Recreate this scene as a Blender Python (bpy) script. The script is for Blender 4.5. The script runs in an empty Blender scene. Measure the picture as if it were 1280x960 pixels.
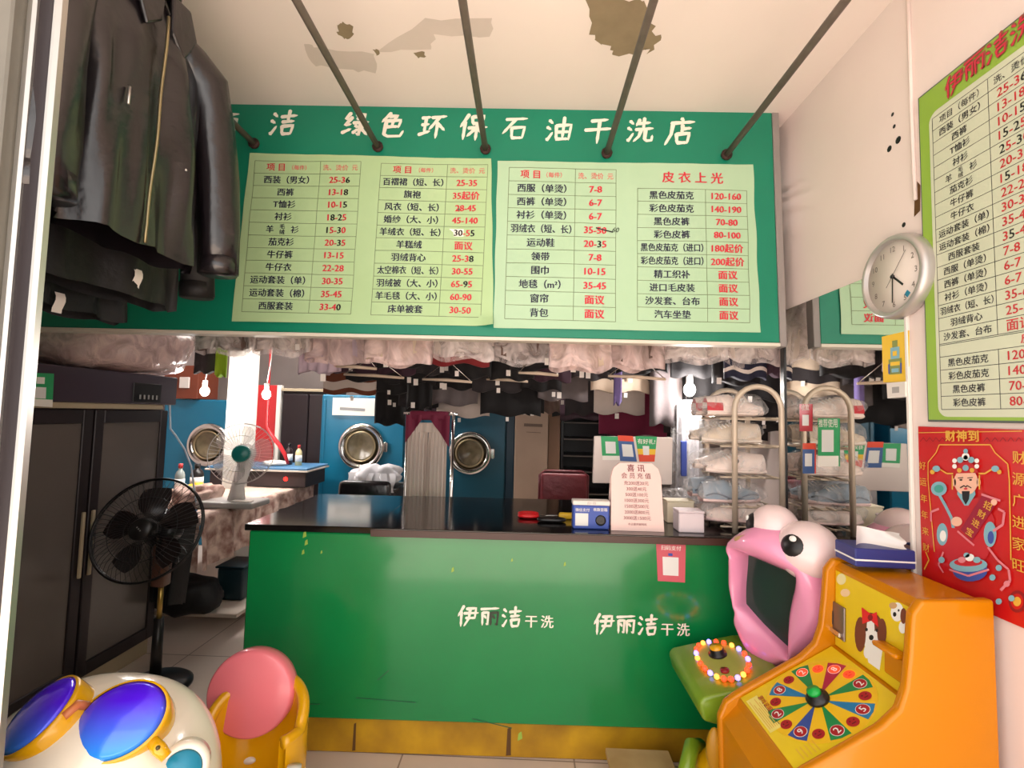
import bpy, bmesh, math, random
from mathutils import Vector as V, Matrix, Quaternion
from mathutils import noise as mnoise
PI = math.pi; sin = math.sin; cos = math.cos
sc = bpy.context.scene; COL = sc.collection

# ------------------------------------------------------------------ camera
FPX = 600.0; EYE = V((0, 0, 1.5))
cam_d = bpy.data.cameras.new('camera'); cam_d.sensor_width = 36; cam_d.lens = FPX / 1280 * 36; cam_d.clip_start = .02
cam = bpy.data.objects.new('camera', cam_d); COL.objects.link(cam); sc.camera = cam
_y = V((18, -38, -FPX)).normalized(); _x = V((cos(.0235), -sin(.0235), 0)); _x = (_x - _x.dot(_y) * _y).normalized(); _z = _x.cross(_y)
RC = Matrix((_x, _y, _z))
cam.matrix_world = Matrix.Translation(EYE) @ RC.to_4x4()
def ray(px, py): return RC @ V((px - 640, -(py - 480), -FPX))
def atY(px, py, Y): d = ray(px, py); return EYE + d * (Y / d.y)
def atX(px, py, X): d = ray(px, py); return EYE + d * (X / d.x)
def atZ(px, py, Z): d = ray(px, py); return EYE + d * ((Z - 1.5) / d.z)

# ------------------------------------------------------------------ world, light, exposure
w = bpy.data.worlds.new('sky'); sc.world = w; w.use_nodes = True
bg = w.node_tree.nodes['Background']; bg.inputs[0].default_value = (1, .965, .93, 1); bg.inputs[1].default_value = 1.3
def area(name, loc, rot, sx, sy, power, col):
    l = bpy.data.lights.new(name, 'AREA'); l.shape = 'RECTANGLE'; l.size = sx; l.size_y = sy; l.energy = power; l.color = col
    o = bpy.data.objects.new(name, l); COL.objects.link(o); o.location = loc; o.rotation_euler = rot; return o
area('street_daylight', (.2, -2.4, 2.2), (math.radians(80), 0, 0), 5.0, 3.0, 40, (1, .95, .90))
sun = bpy.data.lights.new('sun', 'SUN'); sun.energy = 15; sun.angle = .03; sun.color = (1, .93, .86)
sun_o = bpy.data.objects.new('sun', sun); COL.objects.link(sun_o); sun_o.rotation_euler = V((.05, -.16, -1)).to_track_quat('-Z', 'Y').to_euler()   # stands over the shop, lights the pavement outside
area('shop_fill_light', (.3, 3.9, 2.86), (0, 0, 0), 1.2, .15, 40, (1, .93, .86))  # added fill lamp without a fixture, brightens the middle of the shop
area('back_fill_light', (-2.3, 4.6, 2.86), (0, 0, 0), 1.2, .15, 45, (1, .95, .92))  # added fill lamp, no tube modelled, lifts the back left corner
sc.view_settings.view_transform = 'Standard'; sc.view_settings.look = 'None'
sc.view_settings.exposure = 0.4; sc.view_settings.gamma = 1; sc.view_settings.use_curve_mapping = False
sc.cycles.use_denoising = True; sc.cycles.max_bounces = 8; sc.cycles.transparent_max_bounces = 16
sc.cycles.sample_clamp_indirect = 6

# ------------------------------------------------------------------ materials
def lin(c):
    return tuple((x / 255 / 12.92 if x / 255 <= .04045 else ((x / 255 + .055) / 1.055) ** 2.4) for x in c) + (1,)
MATS = {}
def M(name, rgb=None, rough=.5, metal=0, noise=None, bump=None, coat=0, emit=0, alpha=None, rgb2=None, spec=None, trans=0, sheen=0):
    if rgb is None: return MATS[name]
    if name in MATS: return MATS[name]
    m = bpy.data.materials.new(name); m.use_nodes = True; nt = m.node_tree; b = nt.nodes['Principled BSDF']; L = nt.links.new
    c = lin(rgb); b.inputs['Base Color'].default_value = c; b.inputs['Roughness'].default_value = rough; b.inputs['Metallic'].default_value = metal
    if coat: b.inputs['Coat Weight'].default_value = coat; b.inputs['Coat Roughness'].default_value = .08
    if spec is not None: b.inputs['Specular IOR Level'].default_value = spec
    if emit: b.inputs['Emission Color'].default_value = c; b.inputs['Emission Strength'].default_value = emit
    if trans: b.inputs['Transmission Weight'].default_value = trans
    if alpha is not None: b.inputs['Alpha'].default_value = alpha
    if noise or bump: tc = nt.nodes.new('ShaderNodeTexCoord')
    if noise:
        n = nt.nodes.new('ShaderNodeTexNoise'); n.inputs['Scale'].default_value = noise[0]; n.inputs['Detail'].default_value = 5
        r = nt.nodes.new('ShaderNodeValToRGB'); c2 = lin(rgb2) if rgb2 else tuple(x * (1 - noise[1]) for x in c[:3]) + (1,)
        w_ = noise[2] if len(noise) > 2 else .25
        r.color_ramp.elements[0].position = .5 - w_; r.color_ramp.elements[1].position = .5 + w_
        r.color_ramp.elements[0].color = c2; r.color_ramp.elements[1].color = c
        L(tc.outputs['Object'], n.inputs['Vector']); L(n.outputs['Fac'], r.inputs['Fac']); L(r.outputs['Color'], b.inputs['Base Color'])
    if bump:
        n = nt.nodes.new('ShaderNodeTexNoise'); n.inputs['Scale'].default_value = bump[0]; n.inputs['Detail'].default_value = 4
        if len(bump) > 2: n.inputs['Distortion'].default_value = bump[2]
        bp = nt.nodes.new('ShaderNodeBump'); bp.inputs['Strength'].default_value = bump[1]; bp.inputs['Distance'].default_value = .02
        L(tc.outputs['Object'], n.inputs['Vector']); L(n.outputs['Fac'], bp.inputs['Height']); L(bp.outputs['Normal'], b.inputs['Normal'])
    MATS[name] = m; return m

def film_material(name, rgb, a0, a1, scale):
    m = bpy.data.materials.new(name); m.use_nodes = True; nt = m.node_tree; b = nt.nodes['Principled BSDF']; L = nt.links.new
    b.inputs['Base Color'].default_value = lin(rgb); b.inputs['Roughness'].default_value = .18
    tc = nt.nodes.new('ShaderNodeTexCoord'); n = nt.nodes.new('ShaderNodeTexNoise'); n.inputs['Scale'].default_value = scale; n.inputs['Detail'].default_value = 5; n.inputs['Distortion'].default_value = 1.2
    mr = nt.nodes.new('ShaderNodeMapRange'); mr.inputs['From Min'].default_value = .35; mr.inputs['From Max'].default_value = .7; mr.inputs['To Min'].default_value = a0; mr.inputs['To Max'].default_value = a1
    bp = nt.nodes.new('ShaderNodeBump'); bp.inputs['Strength'].default_value = .9; bp.inputs['Distance'].default_value = .03
    L(tc.outputs['Object'], n.inputs['Vector']); L(n.outputs['Fac'], mr.inputs['Value']); L(mr.outputs['Result'], b.inputs['Alpha']); L(n.outputs['Fac'], bp.inputs['Height']); L(bp.outputs['Normal'], b.inputs['Normal'])
    MATS[name] = m; return m

def tile_material(name, rgb, grout, size, off):
    m = bpy.data.materials.new(name); m.use_nodes = True; nt = m.node_tree; b = nt.nodes['Principled BSDF']; L = nt.links.new
    tc = nt.nodes.new('ShaderNodeTexCoord'); mp = nt.nodes.new('ShaderNodeMapping'); mp.inputs['Location'].default_value = off
    br = nt.nodes.new('ShaderNodeTexBrick'); br.offset = 0; br.inputs['Color1'].default_value = lin(rgb); br.inputs['Color2'].default_value = tuple(x * .95 for x in lin(rgb)[:3]) + (1,)
    br.inputs['Mortar'].default_value = lin(grout); br.inputs['Scale'].default_value = 1; br.inputs['Brick Width'].default_value = size; br.inputs['Row Height'].default_value = size
    br.inputs['Mortar Size'].default_value = .004; br.inputs['Mortar Smooth'].default_value = .3
    n = nt.nodes.new('ShaderNodeTexNoise'); n.inputs['Scale'].default_value = 3; n.inputs['Detail'].default_value = 6
    mx = nt.nodes.new('ShaderNodeMixRGB'); mx.blend_type = 'MULTIPLY'; mx.inputs['Fac'].default_value = .12
    L(tc.outputs['Object'], mp.inputs['Vector']); L(mp.outputs['Vector'], br.inputs['Vector']); L(tc.outputs['Object'], n.inputs['Vector'])
    L(br.outputs['Color'], mx.inputs['Color1']); L(n.outputs['Fac'], mx.inputs['Color2']); L(mx.outputs['Color'], b.inputs['Base Color'])
    b.inputs['Roughness'].default_value = .32; MATS[name] = m; return m

WHITE = M('white plaster', (236, 219, 212), .85, noise=(1.7, .09), bump=(9, .05))
CEIL = M('ceiling plaster', (244, 229, 222), .9, noise=(1.1, .10), bump=(7, .05))
BROWNST = M('bare plaster', (150, 132, 104), .95, noise=(14, .2))
SMUDGE = M('smudged plaster', (216, 201, 192), .95, noise=(8, .08))
GREEN = M('sign green', (6, 128, 98), .45, noise=(2.5, .14), bump=(3, .03))
CGREEN = M('counter green', (12, 134, 70), .22, noise=(2.2, .22), bump=(2.5, .06), coat=.35)
LETTER = M('cream vinyl', (238, 232, 216), .6)
WORNL = M('worn dark vinyl', (52, 62, 46), .6)
TRIMW = M('pale trim', (214, 206, 190), .5)
PAPER = M('pale green paper', (166, 198, 140), .55, noise=(1.6, .10, .35), rgb2=(176, 204, 158))
PAPER2 = M('mint paper', (164, 198, 158), .55, noise=(1.6, .10, .35), rgb2=(176, 206, 174))
INK = M('dark ink', (38, 40, 62), .6); BLACKINK = M('black marker', (16, 16, 16), .5)
REDINK = M('red ink', (206, 44, 62), .6); LINEG = M('table rule ink', (118, 132, 98), .6); PINKINK = M('faded red ink', (214, 110, 104), .6)
WPATCH = M('white paper patch', (240, 236, 226), .6)
STEELD = M('dark rail steel', (112, 98, 90), .5, .15, noise=(30, .25)); RUST = M('rusty bracket', (60, 40, 34), .7, .3)
CHROME = M('chrome', (215, 212, 208), .16, 1); ALU = M('brushed aluminium', (196, 192, 186), .3, .9)
SILVER = M('silver plastic', (190, 184, 180), .32, .55)
BLACK = M('black plastic', (22, 19, 20), .35); BLACKG = M('glossy black laminate', (20, 16, 16), .12, noise=(5, .3), coat=.3)
DARKWOODEDGE = M('brown laminate edge', (70, 44, 36), .4)
YELLOWK = M('yellow kick board', (208, 158, 18), .5, noise=(6, .35), bump=(8, .1), rgb2=(150, 104, 16))
STAIN = M('brown water stain', (96, 62, 22), .7)
LEATHER = M('black leather', (24, 19, 23), .27, noise=(3, .3), bump=(9, .3), spec=.8)
LEATHER2 = M('black matte cloth', (16, 13, 15), .6, bump=(24, .2))
ZIP = M('brass zip', (150, 138, 104), .35, .9); TAGW = M('paper tag', (236, 226, 218), .7)
MARBLE = M('grey marble', (116, 112, 102), .4, noise=(4, .35), rgb2=(84, 81, 73))
FRIDGE = M('dark purple metal', (60, 48, 60), .4); BRONZE = M('bronze frame', (44, 36, 38), .35, .3); SMOKE = M('smoked glass', (104, 96, 92), .22, noise=(1.5, .2))
BEIGE = M('beige metal', (176, 160, 132), .5)
MINT = M('qr card green', (40, 160, 96), .5); QRW = M('blank code square', (226, 226, 222), .6); QRG = M('grey print', (150, 148, 146), .6)
CARDRED = M('card red', (186, 34, 52), .5); CARDBLUE = M('card blue', (54, 92, 150), .5); CARDORANGE = M('card orange red', (222, 70, 34), .5); CARDYEL = M('card yellow', (236, 190, 40), .5)
FILM = film_material('clear plastic film', (238, 224, 220), .22, .8, 11)
FILMP = film_material('pinkish plastic film', (226, 196, 190), .45, .95, 10)
FILMB = film_material('bag film', (232, 228, 226), .02, .42, 16)
FLORAL = M('faded floral cloth', (216, 190, 176), .9, noise=(13, .5, .14), rgb2=(140, 102, 92), bump=(6, .3))
FLORALT = M('worn ironing cloth', (220, 200, 186), .9, noise=(9, .3, .3), rgb2=(184, 156, 142), bump=(7, .3))
TEAL = M('washer teal', (14, 112, 146), .35, noise=(2, .15)); TEALSHADE = M('washer teal in shade', (20, 82, 104), .4, noise=(2, .15))  # the second, darker teal has shade put into its colour
DRUM = M('drum dark', (44, 38, 30), .3, .6); DRUMG = M('porthole glass', (132, 118, 92), .25, 0, noise=(12, .55))
REDP = M('red panel', (186, 44, 46), .45); DKB = M('dark brown panel', (44, 34, 36), .4, noise=(3, .2))
CREAM = M('cream column', (236, 230, 220), .7); KRAFT = M('beige carton', (186, 160, 140), .8, noise=(3, .15)); KRAFT2 = M('brown board edge', (150, 118, 96), .8)
REDBROWN = M('reddish brown wood', (120, 56, 34), .6)
BULB = M('bulb glow', (255, 244, 232), .3, emit=22); REDLED = M('red led', (255, 30, 24), .3, emit=5)
WHITEP = M('white plastic', (226, 218, 210), .3); GREYP = M('grey plastic', (160, 156, 152), .4)
CREAMP = M('gloss cream plastic', (238, 226, 208), .16, coat=.5)
YELLOWP = M('gloss yellow plastic', (226, 166, 8), .2, coat=.5); ORANGEP = M('gloss amber plastic', (206, 126, 0), .2, coat=.15, spec=.3, noise=(1.2, .06))
PANELY = M('printed yellow panel', (236, 206, 32), .25, noise=(3, .12), rgb2=(226, 188, 20))
PINKP = M('gloss pink plastic', (244, 128, 140), .25, coat=.3); FROGP = M('frog pink plastic', (240, 156, 192), .2, coat=.6); FROGW = M('pale pink plastic', (240, 214, 214), .2, coat=.6)
TEALP = M('teal plastic', (16, 128, 160), .3); GREENP = M('olive green plastic', (122, 150, 34), .3, coat=.3)
SCREEN = M('dark screen', (46, 58, 56), .15, noise=(5, .5), rgb2=(30, 58, 48)); WHITEI = M('white print', (242, 240, 236), .5)
REDPOST = M('glossy red paper', (204, 24, 26), .28, noise=(9, .2)); GOLD = M('gold print', (222, 170, 60), .4); SKIN = M('skin print', (238, 184, 160), .6); SKYB = M('pale blue print', (128, 176, 190), .6); BLUEP = M('blue print', (58, 78, 160), .6); PINKPR = M('pink print', (222, 130, 140), .6); MAROON = M('maroon print', (150, 22, 52), .6)
LIMEB = M('board lime green', (142, 178, 62), .35); BOARDP = M('board pale panel', (204, 208, 182), .35); GREYF = M('grey frame', (84, 92, 88), .5)
WOODL = M('plywood', (206, 170, 122), .6, noise=(7, .25), rgb2=(180, 140, 92))
MIRROR = M('mirror silver', (225, 225, 222), .02, 1)

# ------------------------------------------------------------------ mesh builder
class Frame:
    def __init__(s, o, u, v): s.o = V(o); s.u = V(u).normalized(); s.v = V(v).normalized(); s.n = s.u.cross(s.v)
    def at(s, a, b, c=0): return s.o + s.u * a + s.v * b + s.n * c
    def on(s, px, py):
        d = ray(px, py); t = (s.o - EYE).dot(s.n) / d.dot(s.n); p = EYE + d * t - s.o
        return p.dot(s.u), p.dot(s.v)
def front(x, y, z): return Frame((x, y, z), (1, 0, 0), (0, 0, 1))
_text = {}
def text_shape(body, bold=.014, shear=0, cols=None, res=2):
    k = (body, bold, shear, tuple(cols) if cols else None, res)
    if k in _text: return _text[k]
    c = bpy.data.curves.new('t', 'FONT'); c.body = body; c.offset = 0; c.shear = shear; c.resolution_u = res
    for i in range(4): c.materials.append(WHITE)
    if cols:
        for i, q in enumerate(cols):
            if i < len(body): c.body_format[i].material_index = q
    o = bpy.data.objects.new('t', c); COL.objects.link(o); bpy.context.view_layer.update()
    me = bpy.data.meshes.new_from_object(o.evaluated_get(bpy.context.evaluated_depsgraph_get()))
    vs = [(v.co.x, v.co.y) for v in me.vertices]; fs = [tuple(p.vertices) for p in me.polygons]; mi = [p.material_index for p in me.polygons]
    if vs:
        x0 = min(v[0] for v in vs); x1 = max(v[0] for v in vs); y0 = min(v[1] for v in vs); y1 = max(v[1] for v in vs)
    else: x0 = x1 = y0 = y1 = 0
    bpy.data.objects.remove(o); bpy.data.meshes.remove(me); bpy.data.curves.remove(c)
    _text[k] = (vs, fs, mi, (x0, x1, y0, y1)); return _text[k]

class MB:
    def __init__(s): s.v = []; s.f = []; s.m = []; s.s = []; s.mats = []
    def mi(s, m):
        if m not in s.mats: s.mats.append(m)
        return s.mats.index(m)
    def add(s, vs, fs, m, smooth=False):
        b = len(s.v); s.v += [V(v) for v in vs]; i = s.mi(m)
        for f in fs: s.f.append(tuple(b + k for k in f)); s.m.append(i); s.s.append(smooth)
        return s
    def bm(s, bm, m, smooth=False, mat=None):
        bm.verts.index_update(); vs = [(mat @ v.co) if mat else v.co.copy() for v in bm.verts]
        s.add(vs, [[v.index for v in f.verts] for f in bm.faces], m, smooth); bm.free(); return s
    def box(s, lo, hi, m, bev=.003, mat=None, seg=1, smooth=False):
        lo = V(lo); hi = V(hi); bm = bmesh.new(); bmesh.ops.create_cube(bm, size=1)
        for v in bm.verts: v.co = V(((lo[i] + hi[i]) / 2 + v.co[i] * (hi[i] - lo[i])) for i in range(3))
        if bev: bmesh.ops.bevel(bm, geom=bm.edges[:], offset=min(bev, .45 * min(abs(hi[i] - lo[i]) for i in range(3))), segments=seg, affect='EDGES', profile=.5)
        return s.bm(bm, m, smooth or seg > 1, mat)
    def fbox(s, fr, a0, a1, b0, b1, c0, c1, m, bev=.003, seg=1):
        mt = Matrix(((fr.u.x, fr.v.x, fr.n.x, fr.o.x), (fr.u.y, fr.v.y, fr.n.y, fr.o.y), (fr.u.z, fr.v.z, fr.n.z, fr.o.z), (0, 0, 0, 1)))
        return s.box((a0, b0, c0), (a1, b1, c1), m, bev, mt, seg)
    def tube(s, pts, r, m, n=8, closed=False, caps=True, smooth=True, flat=1.0):
        pts = [V(p) for p in pts]; N = len(pts); rs = r if isinstance(r, (list, tuple)) else [r] * N
        vs = []; ref = None
        for i, p in enumerate(pts):
            t = (pts[(i + 1) % N] - pts[i - 1]) if closed else (pts[min(i + 1, N - 1)] - pts[max(i - 1, 0)])
            t.normalize()
            if ref is None: ref = V((0, 0, 1)) if abs(t.z) < .9 else V((1, 0, 0))
            a = (ref - t * ref.dot(t)).normalized(); b = t.cross(a); ref = a
            for k in range(n):
                q = 2 * PI * k / n; vs.append(p + a * cos(q) * rs[i] + b * sin(q) * rs[i] * flat)
        fs = []
        for i in range(N if closed else N - 1):
            j = (i + 1) % N
            for k in range(n): fs.append((i * n + k, i * n + (k + 1) % n, j * n + (k + 1) % n, j * n + k))
        if not closed and caps: fs += [tuple(range(n))[::-1], tuple((N - 1) * n + k for k in range(n))]
        return s.add(vs, fs, m, smooth)
    def lathe(s, prof, fr, m, n=24, smooth=True, sx=1, sy=1, cap=True):       # profile of (radius, height along the frame normal)
        vs = []; fs = []; P = len(prof)
        for r, h in prof:
            for k in range(n):
                q = 2 * PI * k / n; vs.append(fr.at(r * cos(q) * sx, r * sin(q) * sy, h))
        for i in range(P - 1):
            for k in range(n): fs.append((i * n + k, i * n + (k + 1) % n, (i + 1) * n + (k + 1) % n, (i + 1) * n + k))
        if cap and prof[0][0] > 1e-5: fs.append(tuple(range(n))[::-1])
        if cap and prof[-1][0] > 1e-5: fs.append(tuple((P - 1) * n + k for k in range(n)))
        return s.add(vs, fs, m, smooth)
    def ball(s, c, r, m, nu=20, nv=12, fr=None, p=2.0, dent=0, seed=0):
        r = (r, r, r) if not isinstance(r, (tuple, list)) else r; fr = fr or Frame((0, 0, 0), (1, 0, 0), (0, 1, 0)); c = V(c); vs = []; fs = []
        def e(x): return math.copysign(abs(x) ** (2 / p), x)
        for i in range(nv + 1):
            th = -PI / 2 + PI * i / nv
            for k in range(nu):
                q = 2 * PI * k / nu; d = V((e(cos(th)) * e(cos(q)) * r[0], e(cos(th)) * e(sin(q)) * r[1], e(sin(th)) * r[2]))
                pt = c + fr.u * d.x + fr.v * d.y + fr.n * d.z
                if dent: pt += (pt - c) * dent * mnoise.noise(pt * (1.2 / max(r)) * 2 + V((seed, seed, 0)))
                vs.append(pt)
        for i in range(nv):
            for k in range(nu): fs.append((i * nu + k, i * nu + (k + 1) % nu, (i + 1) * nu + (k + 1) % nu, (i + 1) * nu + k))
        return s.add(vs, fs, m, True)
    def grid(s, fn, nu, nv, m, smooth=True, wrap=False):
        vs = [fn(i / nu, j / nv) for j in range(nv + 1) for i in range(nu + (0 if wrap else 1))]; W = nu if wrap else nu + 1
        fs = [(j * W + i, j * W + (i + 1) % W, (j + 1) * W + (i + 1) % W, (j + 1) * W + i) for j in range(nv) for i in range(nu)]
        return s.add(vs, fs, m, smooth)
    def poly(s, fr, pts, m, lift=0, warp=None):
        return s.add([fr.at(a, b, lift + (warp(a, b) if warp else 0)) for a, b in pts], [tuple(range(len(pts)))], m)
    def disc(s, fr, a, b, r, m, lift=0, n=20, ry=None, warp=None):
        return s.poly(fr, [(a + r * cos(2 * PI * k / n), b + (ry or r) * sin(2 * PI * k / n)) for k in range(n)], m, lift, warp)
    def line(s, fr, p, q, w, m, lift=0, warp=None):
        p = V((p[0], p[1])); q = V((q[0], q[1])); d = (q - p).normalized(); k = V((-d.y, d.x)) * w / 2
        n = 6 if warp else 1
        for i in range(n):
            a = p + (q - p) * (i / n); b = p + (q - p) * ((i + 1) / n)
            s.poly(fr, [a + k, a - k, b - k, b + k][::-1], m, lift, warp)
        return s
    def prism(s, fr, pts, c0, c1, m, bev=0, seg=2, smooth=False):
        bm = bmesh.new(); vs = [bm.verts.new(fr.at(a, b, c0)) for a, b in pts]; f = bm.faces.new(vs)
        ext = bmesh.ops.extrude_face_region(bm, geom=[f]); nv = [g for g in ext['geom'] if isinstance(g, bmesh.types.BMVert)]
        for v in nv: v.co += fr.n * (c1 - c0)
        bmesh.ops.recalc_face_normals(bm, faces=bm.faces[:])
        if bev: bmesh.ops.bevel(bm, geom=[e for e in bm.edges], offset=bev, segments=seg, affect='EDGES', profile=.5)
        return s.bm(bm, m, smooth)
    def text(s, fr, body, a, b, h, mats, bold=.014, shear=0, cols=None, lift=.001, w=None, warp=None, dirv=None, align='c', sq=1):
        vs, fs, mi, (x0, x1, y0, y1) = text_shape(body, bold, shear, cols)
        if not vs: return s
        if not isinstance(mats, (list, tuple)): mats = [mats]
        k = h; kx = h * sq if w is None else min(h * sq, w / (x1 - x0)); cx = {'c': (x0 + x1) / 2, 'l': x0, 'r': x1}[align]; cy = (y0 + y1) / 2
        d = V(dirv) if dirv else V((1, 0)); d = d.normalized(); e = V((-d.y, d.x))
        pts = []
        for x, y in vs:
            X = (x - cx) * kx; Y = (y - cy) * k; p = (a + d.x * X + e.x * Y, b + d.y * X + e.y * Y)
            pts.append(fr.at(p[0], p[1], lift + (warp(*p) if warp else 0)))
        o2 = bold * 1.15 * min(k, kx if w is not None else k)                # heavier type: two copies set slightly apart
        for n_, (ox, oy) in enumerate(((-o2, -o2 * .35), (o2, o2 * .35)) if bold else ((0, 0),)):
            base = len(s.v); sh_ = fr.u * ox + fr.v * oy + fr.n * (.00025 * n_); s.v += [p + sh_ for p in pts]
            for f, q in zip(fs, mi): s.f.append(tuple(base + i for i in f)); s.m.append(s.mi(mats[min(q, len(mats) - 1)])); s.s.append(False)
        return s
    def build(s, name, parent=None, local=False, off=None):
        me = bpy.data.meshes.new(name); o = bpy.data.objects.new(name, me); COL.objects.link(o)
        base = V(off) if off is not None else V((0, 0, 0))
        if parent is not None and not local: base = parent.get('_o') and V(parent['_o']) or V((0, 0, 0))
        me.from_pydata([v - base for v in s.v], [], s.f)
        for m in s.mats: me.materials.append(m)
        me.polygons.foreach_set('material_index', s.m); me.polygons.foreach_set('use_smooth', s.s); me.update()
        if parent is not None: o.parent = parent; o['_o'] = tuple(base)
        else: o.location = base; o['_o'] = tuple(base)
        return o

def tag(o, label, cat, group=None, kind=None):
    o['label'] = label; o['category'] = cat
    if group: o['group'] = group
    if kind: o['kind'] = kind
    return o
def thing(name, label, cat, loc=(0, 0, 0), group=None):
    o = bpy.data.objects.new(name, None); COL.objects.link(o); o.location = loc; o.empty_display_size = .05; o['_o'] = tuple(loc)
    return tag(o, label, cat, group)
def struct(name, mb):
    o = mb.build(name); o['kind'] = 'structure'; return o

# ------------------------------------------------------------------ brush lettering (own strokes)
_dots = [[(10, 86), (23, 74)], [(4, 58), (18, 49)], [(6, 6), (12, 12), (25, 36)]]
def _kou(x0, y0, x1, y1): return [[(x0, y1), (x0 + 4, y0)], [(x0, y1 - 2), (x1, y1 + 3), (x1 - 6, y0 + 1)], [(x0 + 4, y0 + 1), (x1 - 6, y0 + 3)]]
BRUSH = {
 '洁': _dots + [[(38, 73), (94, 80)], [(66, 99), (64, 55)], [(44, 53), (86, 58)]] + _kou(46, 6, 86, 38),
 '绿': [[(26, 96), (10, 72), (27, 71)], [(34, 79), (10, 46), (31, 51)], [(2, 16), (33, 32)], [(48, 87), (80, 91), (76, 58)], [(52, 73), (78, 76)], [(40, 56), (96, 61)], [(67, 57), (66, 8), (56, 15)], [(49, 46), (58, 38)], [(43, 16), (60, 32)], [(87, 49), (74, 37)], [(70, 36), (96, 10)]],
 '色': [[(41, 99), (12, 63)], [(36, 85), (68, 88), (53, 70)], [(28, 67), (82, 71), (75, 42)], [(53, 69), (51, 45)], [(28, 43), (75, 46)], [(28, 67), (25, 14), (40, 6), (86, 8), (95, 28)]],
 '环': [[(6, 82), (38, 87)], [(8, 54), (35, 58)], [(22, 84), (20, 22)], [(0, 14), (40, 29)], [(44, 84), (98, 91)], [(73, 87), (38, 36)], [(68, 65), (66, 2)], [(72, 57), (96, 34)]],
 '保': [[(29, 98), (3, 50)], [(18, 70), (17, 2)]] + _kou(42, 62, 84, 90) + [[(32, 45), (98, 50)], [(63, 61), (62, 0)], [(60, 46), (31, 14)], [(64, 46), (98, 12)]],
 '石': [[(10, 88), (94, 94)], [(50, 91), (2, 28)]] + _kou(36, 8, 88, 54),
 '油': _dots + [[(38, 66), (42, 6)], [(38, 64), (94, 69), (89, 8)], [(66, 99), (65, 12)], [(42, 38), (90, 41)], [(42, 10), (89, 12)]],
 '干': [[(22, 84), (80, 91)], [(2, 49), (99, 57)], [(52, 88), (49, 0)]],
 '洗': _dots + [[(46, 93), (35, 68)], [(42, 76), (86, 81)], [(63, 99), (62, 54)], [(33, 51), (98, 58)], [(55, 53), (47, 24), (29, 4)], [(71, 54), (70, 14), (78, 7), (96, 9), (98, 28)]],
 '店': [[(52, 99), (59, 89)], [(18, 80), (96, 87)], [(24, 81), (20, 40), (2, 2)], [(57, 75), (56, 45)], [(58, 60), (86, 64)]] + _kou(38, 8, 82, 42),
 '丽': [[(3, 87), (97, 94)], [(12, 70), (13, 6)], [(12, 68), (43, 72), (40, 8), (33, 14)], [(22, 54), (31, 41)], [(56, 70), (57, 6)], [(56, 68), (94, 73), (90, 8), (81, 14)], [(66, 54), (77, 41)]],
 '伊': [[(29, 98), (3, 50)], [(18, 70), (17, 2)], [(42, 84), (88, 89), (83, 40)], [(31, 63), (99, 67)], [(40, 41), (85, 43)], [(60, 87), (55, 40), (33, 4)]],
}
def brush_char(mb, fr, ch, a, b, h, m, wid=.085, slant=.12, lift=.002, dirv=(1, 0), only=None):
    d = V(dirv).normalized(); e = V((-d.y, d.x))
    for si, st in enumerate(BRUSH[ch]):
        mm = only(si) if only else m
        pts = [V((x / 100 - .5 + (y / 100 - .5) * slant, y / 100 - .5)) for x, y in st]
        res = []
        for i in range(len(pts) - 1):
            for k in range(5): res.append(pts[i].lerp(pts[i + 1], k / 5))
        res.append(pts[-1]); n = len(res); L = []; R = []
        for i, p in enumerate(res):
            t = (res[min(i + 1, n - 1)] - res[max(i - 1, 0)]).normalized(); q = V((-t.y, t.x)); f = i / (n - 1)
            ww = wid * (.62 + .5 * (1 - f) ** 2 + .28 * (f > .75) * (1 if len(st) < 3 else 0) * sin(PI * min(1, (f - .75) * 4))) / 2
            if i == n - 1: ww *= .55
            if i == 0: ww *= .8
            L.append(p + q * ww); R.append(p - q * ww)
        P = lambda p: fr.at(a + (d.x * p.x + e.x * p.y) * h, b + (d.y * p.x + e.y * p.y) * h, lift + si * .00012)
        t0 = (res[0] - res[1]).normalized() * wid * .28; t1 = (res[-1] - res[-2]).normalized() * wid * .25
        ring = [P(q) for q in [res[0] + t0] + R + [res[-1] + t1] + L[::-1]]
        base = len(mb.v); mb.v += ring; nn = n
        idx = mb.mi(mm)
        def face(f): mb.f.append(tuple(base + k for k in f)); mb.m.append(idx); mb.s.append(False)
        rr = lambda i: 1 + i
        ll = lambda i: 1 + nn + 1 + (nn - 1 - i)
        face((0, rr(0), ll(0))); face((rr(nn - 1), 1 + nn, ll(nn - 1)))
        for i in range(nn - 1): face((rr(i), rr(i + 1), ll(i + 1), ll(i)))
XR = 1.21                                                            # plane of the right wall
YS = 2.14                                                            # plane of sign and counter front
# ------------------------------------------------------------------ the setting
TILE = tile_material('floor tile', (222, 206, 194), (150, 134, 122), .75, (.51, .06, 0))
struct('floor', MB().box((-4.6, -6, -.06), (3.2, 6.4, 0), TILE, 0))
cb = MB().box((-4.6, .35, 2.93), (3.2, 6.4, 3.05), CEIL, 0)
fc = Frame((0, 0, 2.93), (1, 0, 0), (0, -1, 0))                       # seen from below
def ragged(px, m, seed, lift, jag=.012):
    pts = [fc.on(*p) for p in px]; rnd = random.Random(seed); out = []
    for i, p in enumerate(pts):
        q = pts[(i + 1) % len(pts)]
        for k in range(4):
            f = k / 4; out.append((p[0] + (q[0] - p[0]) * f + rnd.uniform(-jag, jag), p[1] + (q[1] - p[1]) * f + rnd.uniform(-jag, jag)))
    cb.poly(fc, out, m, lift)
ragged([(733, -2), (740, 40), (745, 52), (766, 58), (768, 68), (800, 66), (806, 60), (812, 66), (828, 46), (818, 40), (808, 10), (800, -2)], BROWNST, 1, .0012)
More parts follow.
